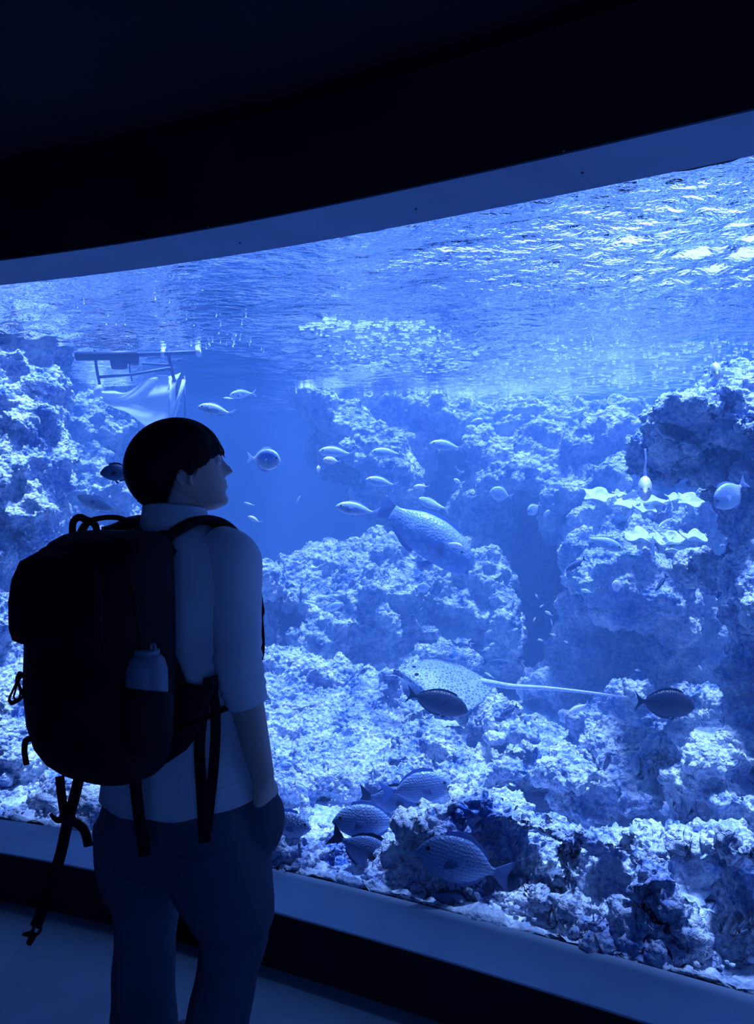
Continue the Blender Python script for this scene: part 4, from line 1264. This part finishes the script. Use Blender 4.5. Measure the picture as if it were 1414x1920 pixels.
def ring(c, w, d, n=28, p=2.3, ax=None, ay=None, tilt=0.0, wob=0.0, seed=0.0):
    """A rounded ring about c: half width w along ax, half depth d along ay."""
    ax = ax or AR
    ay = ay or AF
    out = []
    for k in range(n):
        a = 2 * math.pi * k / n
        ca, sa = math.cos(a), math.sin(a)
        x = math.copysign(abs(ca) ** (2 / p), ca) * w
        y = math.copysign(abs(sa) ** (2 / p), sa) * d
        g = 1 + wob * math.sin(3 * a + seed) * math.sin(5 * a + seed * 1.7)
        out.append(c + ax * (x * g) + ay * (y * g) + UP * (tilt * y))
    return out

def limb(mb, pts, radii, n=20, p=2.0, wob=0.0, cap=True):
    """A tapering limb along pts; radii are (side, fore-aft) pairs or single numbers."""
    pts = [Vector(q) for q in pts]
    rows = []
    for i, c in enumerate(pts):
        t = (pts[min(i + 1, len(pts) - 1)] - pts[max(i - 1, 0)]).normalized()
        a = (AR - t * AR.dot(t)).normalized()
        b = t.cross(a)
        r = radii[i]
        rw, rd = r if isinstance(r, tuple) else (r, r)
        row = []
        for k in range(n):
            g = 2 * math.pi * k / n
            ca, sa = math.cos(g), math.sin(g)
            u = 1 + wob * math.sin(2 * g + i * 1.9) * math.cos(3 * g - i * 2.3)
            row.append(c + a * (math.copysign(abs(ca) ** (2 / p), ca) * rw * u) + b * (math.copysign(abs(sa) ** (2 / p), sa) * rd * u))
        rows.append(row)
    mb.grid(rows, True, cap, cap)

def resample(pts, radii, n):
    """Smooth a limb's joints and radii to n stations."""
    k = len(pts)
    rr = [r if isinstance(r, tuple) else (r, r) for r in radii]
    v = spline([Vector((*p[:3],)) for p in pts], 10)
    a = spline([Vector((r[0], r[1], 0)) for r in rr], 10)
    ids = np.linspace(0, len(v) - 1, n).round().astype(int)
    return [v[i] for i in ids], [(a[i].x, a[i].y) for i in ids]

# joints (right, forward, up)
SHO_R, ELB_R, WRI_R, HAN_R = (0.172, 0.0, 1.400), (0.204, -0.02, 1.130), (0.236, 0.035, 0.850), (0.218, 0.065, 0.760)
SHO_L, ELB_L, WRI_L, HAN_L = (-0.180, 0.0, 1.400), (-0.215, -0.02, 1.130), (-0.225, 0.05, 0.860), (-0.205, 0.09, 0.770)
ANK_R, ANK_L = (0.115, 0.0, 0.08), (-0.125, 0.0, 0.08)
KNE_R, KNE_L = (0.156, 0.03, 0.44), (-0.146, 0.03, 0.44)

# head: forward HF, to the head's left HL
HF = Vector((0.955, 0.295, 0)).normalized()
HL = UP.cross(HF)
HU = UP
PITCH = Matrix.Rotation(math.radians(-7), 3, HL)
HC = Vector(((352 - 707) / FPX * 1.98, 1.985, 1.4985))     # under the middle of the skull, at chin height
def Hd(x, y, z):
    return HC + UP * 0.09 + PITCH @ (HF * x + HL * y + UP * (z - 0.09))

body = MB()
zs = [0.0, 0.008, 0.02, 0.035, 0.05, 0.07, 0.09, 0.11, 0.13, 0.15, 0.17, 0.19, 0.205, 0.217, 0.225]
fx = np.interp(np.linspace(0, 0.225, 76), [0.0, 0.010, 0.022, 0.038, 0.055, 0.075, 0.095, 0.125, 0.145, 0.165, 0.19, 0.21, 0.222, 0.225], [0.060, 0.089, 0.096, 0.089, 0.089, 0.087, 0.088, 0.086, 0.094, 0.094, 0.083, 0.055, 0.02, 0.0])
bk = np.interp(np.linspace(0, 0.225, 76), [0.0, 0.03, 0.06, 0.09, 0.13, 0.165, 0.195, 0.215, 0.225], [-0.005, -0.035, -0.075, -0.102, -0.113, -0.108, -0.082, -0.042, -0.012])
wd = np.interp(np.linspace(0, 0.225, 76), [0.0, 0.015, 0.04, 0.07, 0.10, 0.14, 0.17, 0.195, 0.215, 0.225], [0.020, 0.042, 0.058, 0.067, 0.073, 0.077, 0.075, 0.062, 0.036, 0.008])
nose = np.interp(np.linspace(0, 0.225, 76), [0.0, 0.045, 0.052, 0.058, 0.063, 0.069, 0.074, 0.082, 0.0875, 0.093, 0.10, 0.115, 0.13, 0.14, 0.225], [0, 0.0, 0.009, 0.010, 0.004, 0.010, 0.006, 0.004, 0.024, 0.031, 0.028, 0.017, 0.006, 0.0, 0])
nw = np.interp(np.linspace(0, 0.225, 76), [0.0, 0.05, 0.075, 0.083, 0.095, 0.125, 0.225], [0.02, 0.024, 0.020, 0.013, 0.013, 0.010, 0.01])
rows = []
for i, z in enumerate(np.linspace(0, 0.225, 76)):
    m_, h_ = (fx[i] + bk[i]) / 2, (fx[i] - bk[i]) / 2
    row = []
    for k in range(44):
        a = 2 * math.pi * k / 44
        ca, sa = math.cos(a), math.sin(a)
        p = 2.2
        x = m_ + math.copysign(abs(ca) ** (2 / p), ca) * h_
        y = math.copysign(abs(sa) ** (2 / p), sa) * wd[i]
        if ca > 0:
            x += nose[i] * math.exp(-(y / nw[i]) ** 2)
            for s in (-1, 1):       # eye sockets
                x -= 0.010 * math.exp(-((y - s * 0.031) / 0.014) ** 2 - ((z - 0.122) / 0.012) ** 2)
                x += 0.004 * math.exp(-((y - s * 0.030) / 0.02) ** 2 - ((z - 0.143) / 0.008) ** 2)
        row.append(Hd(x, y, z))
    rows.append(row)
body.grid(rows, True, True, True)
for s in (-1, 1):                   # ears
    rim = []
    for k in range(15):
        a = math.radians(-70 + 290 * k / 14)
        rim.append(Hd(-0.012 - 0.017 * math.cos(a) - 0.004, s * (0.080 + 0.007 * (1 - math.cos(a)) / 2), 0.098 + 0.031 * math.sin(a)))
    body.tube(rim, 0.0048, 8)
    body.ball(Hd(-0.012, s * 0.077, 0.098), (0.016, 0.006, 0.028), 12, 8, Matrix((HF, HL, UP)).transposed())
    body.ball(Hd(0.000, s * 0.079, 0.071), 0.0075, 8, 6)
# neck, torso, arms, hands, legs under the clothes
limb(body, [W(-0.005, -0.03, 1.40), W(-0.005, -0.015, 1.46), HC + HF * -0.018 + UP * 0.0, HC + HF * -0.020 + UP * 0.06], [(0.075, 0.065), (0.060, 0.060), (0.055, 0.058), (0.052, 0.055)])
rows = [ring(W(0, f, z), w, d) for z, w, d, f in ((0.70, 0.12, 0.09, 0), (0.80, 0.155, 0.105, 0), (0.95, 0.145, 0.10, 0), (1.05, 0.140, 0.10, 0), (1.2, 0.155, 0.105, 0), (1.33, 0.165, 0.10, -0.005), (1.40, 0.150, 0.085, -0.015), (1.44, 0.10, 0.065, -0.02))]
body.grid(rows, True, True, True)
for sh, el, wr, ha in ((SHO_R, ELB_R, WRI_R, HAN_R), (SHO_L, ELB_L, WRI_L, HAN_L)):
    pts, rad = resample([W(*sh), W(*[(a + b) / 2 for a, b in zip(sh, el)]), W(*el), W(*[(a * 2 + b) / 3 for a, b in zip(el, wr)]), W(*wr)], [0.052, 0.045, 0.040, 0.041, 0.028], 20)
    limb(body, pts, rad)
    d = (Vector(ha) - Vector(wr)).normalized()
    s = 1 if sh[0] > 0 else -1
    palm = [W(*wr), W(*(Vector(wr) + d * 0.03)), W(*(Vector(wr) + d * 0.07)), W(*(Vector(wr) + d * 0.10))]
    limb(body, palm, [(0.022, 0.028), (0.019, 0.038), (0.017, 0.043), (0.014, 0.040)], 14, 2.4)
    for k, (off, ln) in enumerate(((0.030, 0.068), (0.011, 0.078), (-0.010, 0.073), (-0.029, 0.058))):
        b0 = Vector(wr) + d * 0.09 + Vector((0, off, off * 0.25))
        pts = [W(*b0), W(*(b0 + d * ln * 0.45 + Vector((-s * 0.004, 0, 0)))), W(*(b0 + d * ln * 0.8 + Vector((-s * 0.014, 0, 0)))), W(*(b0 + d * ln + Vector((-s * 0.024, 0, 0.004))))]
        body.tube(pts, [0.0095, 0.009, 0.008, 0.0062], 8)
    b0 = Vector(wr) + d * 0.03 + Vector((0, 0.03, 0))
    body.tube([W(*b0), W(*(b0 + d * 0.03 + Vector((-s * 0.008, 0.022, 0)))), W(*(b0 + d * 0.065 + Vector((-s * 0.014, 0.03, 0))))], [0.013, 0.011, 0.008], 8)
for kn, an, s in ((KNE_R, ANK_R, 1), (KNE_L, ANK_L, -1)):
    pts, rad = resample([W(s * 0.09, 0, 0.78), W(s * 0.115, 0.01, 0.62), W(*kn), W((kn[0] + an[0]) / 2, -0.01, 0.28), W(*an), W(an[0], 0.0, 0.045)], [0.085, 0.075, 0.052, 0.050, 0.034, 0.036], 26)
    limb(body, pts, rad)
    limb(body, [W(an[0], -0.05, 0.045), W(an[0], 0.03, 0.05), W(an[0], 0.12, 0.04), W(an[0], 0.17, 0.035)], [(0.030, 0.030), (0.036, 0.036), (0.038, 0.026), (0.028, 0.018)], 12)
me = displaced(mesh('body', body.v, body.f), 'body', [], 0.0042)
o = link('body', me, M_SKIN, person)
m = o.modifiers.new('smooth', 'SMOOTH')
m.factor = 0.5
m.iterations = 4
for s in (-1, 1):
    mb = MB()
    mb.ball(Hd(0.0735, s * 0.031, 0.1215), 0.0120, 12, 8)
    eb = mb.build('eye', M_EYEBALL, person)
    mb = MB()
    mb.ball(Hd(0.0822, s * 0.031, 0.1215), 0.0048, 10, 6)
    mb.build('iris', F_EYE, eb)
    mb = MB()
    mb.tube(spline([Hd(0.094, s * 0.014, 0.139), Hd(0.093, s * 0.032, 0.145), Hd(0.080, s * 0.052, 0.140)], 5), [0.0025] * 5 + [0.0035] * 5 + [0.002], 6, 0.6)
    mb.build('eyebrow', M_HAIR, person)

# hair: a thick bowl with a fringe, longer at the nape
def hair_pt(az, u, k):
    """az from the face round the head, u 0 at the crown to 1 at the edge, k 1 outside, <1 inside."""
    a = abs(az)
    edge = float(np.interp(a, [0, 30, 55, 75, 92, 112, 135, 180], [0.146, 0.142, 0.122, 0.098, 0.116, 0.055, 0.018, 0.004]))
    zc, rz = 0.120, 0.126
    th1 = math.acos(max(-1, min(1, (edge - zc) / rz)))
    th = u * th1
    rf = 0.130 if a < 90 else 0.134
    ra, rs = math.radians(az), 0.101
    st = math.sin(th)
    lock = 1 + 0.016 * math.sin(az / 5.3 + 2.0 * math.sin(az / 31)) * min(1, u * 2) + 0.010 * math.sin(az / 2.1) * u ** 3
    rad = 1 / math.sqrt((math.cos(ra) / rf) ** 2 + (math.sin(ra) / rs) ** 2)
    rad *= st * lock * k
    if a < 70:
        rad *= 1 - 0.10 * u ** 4 * (1 - a / 70)
    z = zc + rz * math.cos(th) * (1 - (1 - k) * 0.7)
    z -= 0.006 * abs(math.sin(az / 7.0)) * u ** 4
    return Hd(-0.022 + rad * math.cos(ra), rad * math.sin(ra), z)
mb = MB()
AZ = [-180 + 4 * k for k in range(90)]
rows = [[hair_pt(a, u, 1.0) for a in AZ] for u in np.linspace(0.03, 1.0, 22)]
rows += [[hair_pt(a, u, k) for a in AZ] for u, k in ((1.015, 0.97), (1.0, 0.90), (0.92, 0.84), (0.75, 0.82), (0.5, 0.80), (0.2, 0.8))]
mb.grid(rows, True, True, True)
hair = mb.build('hair', M_HAIR, person)
for k in range(26):                  # loose strands at the fringe, ears and crown
    az = random.choice([random.uniform(-40, 45), random.uniform(-110, -60), random.uniform(140, 215)])
    az = (az + 180) % 360 - 180
    p0 = hair_pt(az, 0.80, 0.99)
    p1 = hair_pt(az + random.uniform(-4, 4), 0.95, 1.03)
    p2 = hair_pt(az + random.uniform(-8, 8), 1.0, 1.05) - UP * random.uniform(0.0, 0.016)
    mb2 = MB()
    mb2.tube(spline([p0, p1, p2], 4), [0.0016] * 5 + [0.0012] * 3 + [0.0006], 5)
    n0 = len(mb.v)
    mb.add(mb2.v, mb2.f)
bpy.data.objects.remove(hair)
hair = mb.build('hair', M_HAIR, person)

# shirt
mb = MB()
stations = [(0.765, 0.222, 0.160, 0.0), (0.80, 0.218, 0.158, 0.0), (0.86, 0.205, 0.148, 0.0), (0.95, 0.184, 0.132, -0.002), (1.05, 0.180, 0.128, -0.004), (1.15, 0.184, 0.130, -0.006), (1.25, 0.194, 0.130, -0.010),
            (1.33, 0.203, 0.124, -0.014), (1.385, 0.200, 0.110, -0.018), (1.415, 0.185, 0.098, -0.020), (1.440, 0.150, 0.086, -0.022), (1.458, 0.110, 0.078, -0.022), (1.472, 0.084, 0.072, -0.020), (1.492, 0.076, 0.070, -0.018), (1.508, 0.073, 0.068, -0.016)]
rows = [ring(W(-0.008 if z > 1.44 else 0, f, z + (0.0 if z > 0.8 else 0.0)), w, d, 40, 2.4, wob=0.02 if z < 1.38 else 0.0, seed=z * 9) for z, w, d, f in stations]
# hem dips at the back, rises at the right hip
for j, v in enumerate(rows[0]):
    q = v - Vector((OX, OY, 0))
    rows[0][j] = v + UP * (0.028 * max(0, q.dot(AR)) / 0.2 + 0.004 * math.sin(q.dot(AR) * 40))
inner = [ring(W(-0.008, -0.016, 1.506), 0.069, 0.064, 40, 2.4), ring(W(-0.008, -0.016, 1.475), 0.066, 0.062, 40, 2.4)]
low = [[v + (Vector((OX, OY, v.z)) - v) * 0.05 for v in rows[0]], [v + (Vector((OX, OY, v.z)) - v) * 0.06 + UP * 0.05 for v in rows[0]]]
mb.grid(low[::-1] + rows + inner, True)
for s, sh, el in ((1, SHO_R, ELB_R), (-1, SHO_L, ELB_L)):
    sh, el = Vector(sh), Vector(el)
    top = sh + Vector((-s * 0.045, 0, 0.012))
    fore = el + Vector((s * 0.010, 0.020, -0.092))
    pts, rad = resample([W(*top), W(*(sh + Vector((s * 0.002, -0.005, -0.015)))), W(*sh.lerp(el, 0.4)), W(*sh.lerp(el, 0.75)), W(*el), W(*el.lerp(fore, 0.5)), W(*fore)],
                        [(0.056, 0.070), (0.063, 0.078), (0.057, 0.073), (0.053, 0.067), (0.052, 0.066), (0.050, 0.061), (0.046, 0.056)], 40)
    rad = [(a * (1 + 0.045 * math.sin(i * 1.9) * (1 if 20 < i < 36 else 0.2)), b * (1 + 0.045 * math.sin(i * 1.9 + 0.6) * (1 if 20 < i < 36 else 0.2))) for i, (a, b) in enumerate(rad)]
    rad[-1] = (rad[-1][0] * 1.02, rad[-1][1] * 1.02)
    pts += [pts[-1], pts[-1] + UP * 0.03]
    rad += [(rad[-1][0] * 0.9, rad[-1][1] * 0.9), (rad[-1][0] * 0.88, rad[-1][1] * 0.88)]
    sm = MB()
    rows2 = []
    for i, c in enumerate(pts):
        t = (pts[min(i + 1, 39)] - pts[max(min(i, 39) - 1, 0)]).normalized()
        a = (AR - t * AR.dot(t)).normalized()
        b = t.cross(a)
        rows2.append([c + a * (math.cos(2 * math.pi * k / 28) * rad[i][0]) + b * (math.sin(2 * math.pi * k / 28) * rad[i][1]) for k in range(28)])
    mb.grid(rows2, True, True, False)
mb.build('shirt', M_SHIRT, person)
mb = MB()                             # stand-up collar fold
rows = [ring(W(-0.008, -0.016, z), w, d, 40, 2.3, tilt=t) for z, w, d, t in ((1.462, 0.092, 0.084, 0.1), (1.486, 0.083, 0.077, 0.0), (1.510, 0.078, 0.074, -0.1), (1.516, 0.074, 0.070, -0.1), (1.508, 0.071, 0.066, -0.1))]
mb.grid(rows, True)
mb.build('collar', M_SHIRT, person)

# trousers
mb = MB()
rows = [ring(W(0.004, f, z), w, d, 40, 2.5, wob=0.012, seed=z * 20) for z, w, d, f in ((0.86, 0.175, 0.125, 0), (0.80, 0.195, 0.138, 0), (0.76, 0.214, 0.150, 0.0), (0.70, 0.238, 0.158, 0.0), (0.64, 0.240, 0.160, 0), (0.60, 0.215, 0.140, 0.004), (0.575, 0.165, 0.095, 0.006))]
mb.grid(rows, True, True, True)
for kn, an, s in ((KNE_R, ANK_R, 1), (KNE_L, ANK_L, -1)):
    kk = Vector(kn)
    pts, rad = resample([W(s * 0.118, 0.0, 0.70), W(s * 0.132, 0.005, 0.58), W(kk.x + s * 0.004, 0.012, 0.50), W(kk.x, 0.02, 0.43), W((kk.x + an[0]) / 2, 0.0, 0.30), W(an[0], -0.01, 0.16), W(an[0], -0.005, 0.055)],
                        [(0.120, 0.155), (0.112, 0.140), (0.094, 0.114), (0.076, 0.094), (0.074, 0.088), (0.078, 0.092), (0.082, 0.100)], 44)
    rad = [(a * (1 + 0.022 * math.sin(i * 0.9) * (i > 12)), b * (1 + 0.022 * math.sin(i * 0.9 + 1) * (i > 12))) for i, (a, b) in enumerate(rad)]
    rows2 = []
    for i, c in enumerate(pts):
        rows2.append([c + AR * (math.cos(2 * math.pi * k / 30) * rad[i][0] * (1 + 0.02 * math.sin(2 * math.pi * k / 30 * 4 + i * 0.5))) + AF * (math.sin(2 * math.pi * k / 30) * rad[i][1]) for k in range(30)])
    mb.grid(rows2, True, True, True)
    # the pocket pushed out by the hand inside
    hx = HAN_R if s > 0 else HAN_L
    mb.ball(W(hx[0] - s * 0.010, hx[1] - 0.005, 0.725), (0.050, 0.078, 0.088), 18, 12, Matrix((AR, AF, UP)).transposed())
me = displaced(mesh('trousers', mb.v, mb.f), 'trousers', [], 0.007)
o = link('trousers', me, M_TROUSERS, person)
m = o.modifiers.new('smooth', 'SMOOTH')
m.factor = 0.5
m.iterations = 6
for an, s in ((ANK_R, 1), (ANK_L, -1)):
    mb = MB()
    limb(mb, [W(an[0], -0.085, 0.05), W(an[0], -0.06, 0.055), W(an[0], 0.02, 0.058), W(an[0], 0.10, 0.047), W(an[0], 0.165, 0.038), W(an[0], 0.19, 0.034)], [(0.022, 0.024), (0.038, 0.036), (0.045, 0.040), (0.050, 0.031), (0.044, 0.022), (0.022, 0.012)], 18, 2.4)
    shoe = mb.build('shoe', M_SHOE, person)
    mb = MB()
    lo = [W(an[0] + x * 1.05, y, 0.0) for x, y in ((-0.03, -0.09), (0.03, -0.09), (0.045, -0.03), (0.048, 0.08), (0.045, 0.16), (0.02, 0.20), (-0.02, 0.20), (-0.045, 0.16), (-0.048, 0.08), (-0.045, -0.03))]
    mb.grid([lo, [v + UP * 0.026 for v in lo]], True, True, True)
    mb.build('sole', M_SOLE, shoe)

# ------------------------------------------------------------------ the backpack
BR, BF = 0.012, -0.268
bag = empty('backpack', tuple(W(BR, BF, 0.89)))
tag(bag, 'big black backpack with dangling straps on the back of the visitor', 'backpack')
def bagring(z, w, d, f=0.0, p=3.6, n=44, r=0.0):
    return ring(W(BR + r, BF + f, z), w, d, n, p)
mb = MB()
rows = [bagring(z, w, d, f, 3.0, 44, r) for z, w, d, f, r in ((0.893, 0.050, 0.035, 0.040, -0.01), (0.897, 0.085, 0.060, 0.034, -0.01), (0.908, 0.115, 0.078, 0.028, -0.008), (0.93, 0.142, 0.092, 0.018, -0.006), (0.965, 0.162, 0.104, 0.010, -0.006), (1.02, 0.174, 0.112, 0.004, -0.006), (1.10, 0.179, 0.115, 0.0, -0.005), (1.18, 0.178, 0.115, 0.0, -0.002),
        (1.28, 0.175, 0.115, 0.0, 0), (1.35, 0.170, 0.110, 0.004, 0), (1.40, 0.163, 0.100, 0.014, 0), (1.430, 0.150, 0.086, 0.026, 0), (1.447, 0.132, 0.068, 0.038, 0), (1.456, 0.105, 0.045, 0.046, 0), (1.458, 0.06, 0.025, 0.05, 0))]
mb.grid(rows, True, True, True)
mb.build('main_compartment', M_BAG, bag)
mb = MB()
rows = [ring(W(BR - 0.012, BF - 0.118 + f, z), w, d, 36, 3.4) for z, w, d, f in ((1.208, 0.12, 0.006, 0.012), (1.214, 0.142, 0.007, 0.008), (1.24, 0.150, 0.011, 0.006), (1.30, 0.150, 0.014, 0.006), (1.35, 0.144, 0.014, 0.010), (1.39, 0.126, 0.022, 0.022), (1.412, 0.09, 0.012, 0.036))]
mb.grid(rows, True, True, True)
mb.build('front_pocket', M_BAG, bag)
mb = MB()
mb.tube(spline([W(BR - 0.175, BF - 0.02, 1.02), W(BR - 0.172, BF - 0.045, 1.25), W(BR - 0.150, BF - 0.06, 1.385), W(BR - 0.08, BF - 0.055, 1.425), W(BR + 0.08, BF - 0.055, 1.425), W(BR + 0.150, BF - 0.06, 1.385), W(BR + 0.172, BF - 0.045, 1.25), W(BR + 0.175, BF - 0.02, 1.02)], 8), 0.004, 6)
mb.build('zipper', M_STRAP, bag)
mb = MB()                                # side pocket that holds the flask
FR, FF = BR + 0.180, BF - 0.032
rows = []
for z, rr in ((0.985, 0.022), (0.995, 0.042), (1.04, 0.052), (1.10, 0.051), (1.128, 0.050), (1.127, 0.0465), (1.05, 0.0455)):
    rows.append([W(FR + rr * math.cos(a), FF + rr * 1.1 * math.sin(a), z - 0.012 * math.sin(a)) for a in [2 * math.pi * j / 26 for j in range(26)]])
mb.grid(rows, True, True, False)
mb.build('side_pocket', M_BAG, bag)

def strap(name, pts, w, up, th=0.18, parent=None, n=8):
    mb = MB()
    mb.tube(spline(pts, n), w, 10, th, up)
    return mb.build(name, M_STRAP, parent or bag)
VIEW = (0.0, -1.0, 0.0)
strap('top_handle', [R(150, 1004, 1.83), R(162, 982, 1.82), R(185, 972, 1.81), R(222, 971, 1.80), R(252, 985, 1.80), R(268, 1004, 1.80)], 0.0125, UP, 0.5)
mb = MB()
mb.tube(spline([R(136, 1006, 1.80), R(137, 980, 1.80), R(148, 970, 1.80), R(160, 974, 1.80), R(178, 984, 1.80), R(182, 1006, 1.80)], 6), 0.0085, 8, 0.6, VIEW)
mb.build('haul_loop', M_STRAP, bag)
# shoulder straps over both shoulders and round to the lower corners
for s in (1, -1):
    x = s * 0.098
    strap('shoulder_strap', [W(BR + x * 0.8, BF + 0.10, 1.405), W(x, -0.135, 1.446), W(x * 1.06, -0.06, 1.478), W(x * 1.12, 0.01, 1.474), W(x * 1.18, 0.075, 1.425), W(x * 1.2, 0.122, 1.33), W(x * 1.3, 0.142, 1.22), W(x * 1.5, 0.125, 1.10), W(s * 0.182, 0.04, 1.045), W(s * 0.190, -0.08, 1.03), W(s * 0.165, BF + 0.04, 1.00)],
          [0.034] * 48 + [0.026] * 8 + [0.014] * 25, None if False else (AR * 0 + UP * 0.75 + AF * 0.66), 0.34)
# webbing tails
strap('webbing_tail', [R(392, 1272, 1.80), R(381, 1330, 1.79), R(374, 1400, 1.78), R(378, 1480, 1.76), R(384, 1580, 1.745)], [0.013] * 33, VIEW, 0.14)
strap('webbing_tail', [R(396, 1272, 1.80), R(404, 1340, 1.79), R(402, 1420, 1.775), R(394, 1500, 1.76), R(386, 1560, 1.745)], [0.012] * 33, VIEW, 0.14)
strap('webbing_tail', [R(252, 1450, 1.70), R(256, 1490, 1.72), R(262, 1540, 1.735), R(272, 1605, 1.735)], [0.0135] * 25, VIEW, 0.14)
strap('webbing_tail', [R(112, 1455, 1.72), R(116, 1495, 1.71), R(124, 1530, 1.70), R(150, 1548, 1.70), R(160, 1562, 1.70), R(166, 1587, 1.70)], [0.0105] * 41, VIEW, 0.18)
long = strap('webbing_tail', [R(148, 1460, 1.72), R(138, 1500, 1.71), R(126, 1545, 1.70), R(114, 1600, 1.70), R(96, 1660, 1.69), R(76, 1715, 1.69), R(66, 1738, 1.69)], [0.0125] * 49, VIEW, 0.18)
mb = MB()
mb.ball(R(126, 1533, 1.695), (0.019, 0.012, 0.017), 10, 8)
mb.tube(spline([R(120, 1535, 1.695), R(106, 1537, 1.69), R(94, 1526, 1.69)], 4), [0.009, 0.009, 0.008, 0.008, 0.007, 0.006, 0.005, 0.004, 0.003], 8, 0.5, VIEW)
mb.build('knot', M_STRAP, bag)
mb = MB()
mb.tube(spline([R(66, 1735, 1.69), R(60, 1748, 1.69), R(68, 1752, 1.69), R(76, 1744, 1.69), R(73, 1732, 1.69), R(66, 1735, 1.69)], 4), 0.0035, 6)
mb.tube([R(64, 1748, 1.69), R(52, 1752, 1.69), R(42, 1752, 1.69)], [0.006, 0.006, 0.003], 6, 0.5, VIEW)
mb.tube([R(64, 1750, 1.69), R(58, 1762, 1.69), R(53, 1771, 1.69)], [0.008, 0.0075, 0.006], 6, 0.5, VIEW)
o = mb.build('buckle', M_STRAP, long)
mb = MB()                                # zipper pull with its two cord loops
mb.tube([R(40, 1262, 1.74), R(34, 1272, 1.74), R(32, 1282, 1.74)], [0.008, 0.007, 0.004], 8)
mb.tube(spline([R(33, 1276, 1.74), R(24, 1295, 1.74), R(17, 1312, 1.74), R(24, 1320, 1.74), R(40, 1310, 1.74), R(42, 1300, 1.74), R(36, 1284, 1.74), R(33, 1276, 1.74)], 5), 0.0026, 6)
mb.tube(spline([R(33, 1280, 1.735), R(28, 1298, 1.735), R(26, 1308, 1.735), R(34, 1312, 1.735), R(38, 1298, 1.735), R(33, 1280, 1.735)], 5), 0.0022, 6)
mb.tube([R(17, 1312, 1.74), R(22, 1319, 1.74), R(40, 1308, 1.74)], [0.004, 0.005, 0.004], 6)
mb.build('zipper_pull', M_STRAP, bag)
mb = MB()
mb.tube(spline([R(58, 1384, 1.72), R(48, 1390, 1.72), R(46, 1410, 1.72), R(50, 1434, 1.72)], 5), [0.007] * 16, 8, 0.5, VIEW)
mb.build('side_tab', M_STRAP, bag)

mb = MB()                                # padded wing where the lower strap meets the bag
wing = [R(px, py, 1.765) for px, py in ((318, 1235), (338, 1285), (372, 1292), (396, 1268), (398, 1288), (378, 1325), (364, 1375), (336, 1412), (300, 1436))]
mb.add([v + AF * 0.0 for v in wing] + [v + AF * 0.022 for v in wing], [tuple(range(9)), tuple(range(17, 8, -1))] + [(i, i + 9, (i + 1) % 9 + 9, (i + 1) % 9) for i in range(9)])
mb.build('strap_wing', M_BAG, bag, smooth=False)

# pale flask in the side pocket
fc = W(FR, FF, 0.0)
flask = empty('flask', tuple(W(FR, FF, 1.0)))
tag(flask, 'pale rounded flask sticking out of the side pocket of the backpack', 'flask')
mb = MB()
rows = [[fc + AR * (math.cos(a) * r) + AF * (math.sin(a) * r) + UP * z for a in [2 * math.pi * k / 24 for k in range(24)]] for z, r in ((1.000, 0.030), (1.004, 0.038), (1.03, 0.043), (1.13, 0.044), (1.17, 0.043), (1.192, 0.036), (1.202, 0.026))]
mb.grid(rows, True, True, True)
mb.build('flask_body', M_FLASK, flask)
mb = MB()
rows = [[fc + AR * (math.cos(a) * r) + AF * (math.sin(a) * r) + UP * z for a in [2 * math.pi * k / 20 for k in range(20)]] for z, r in ((1.200, 0.027), (1.209, 0.027), (1.212, 0.024))]
mb.grid(rows, True, True, True)
mb.tube(spline([fc + AR * 0.012 + UP * 1.212, fc + AR * 0.014 + UP * 1.224, fc + AR * 0.024 + UP * 1.222, fc + AR * 0.024 + UP * 1.208], 4), 0.003, 6)
mb.build('flask_cap', M_FLASK, flask)
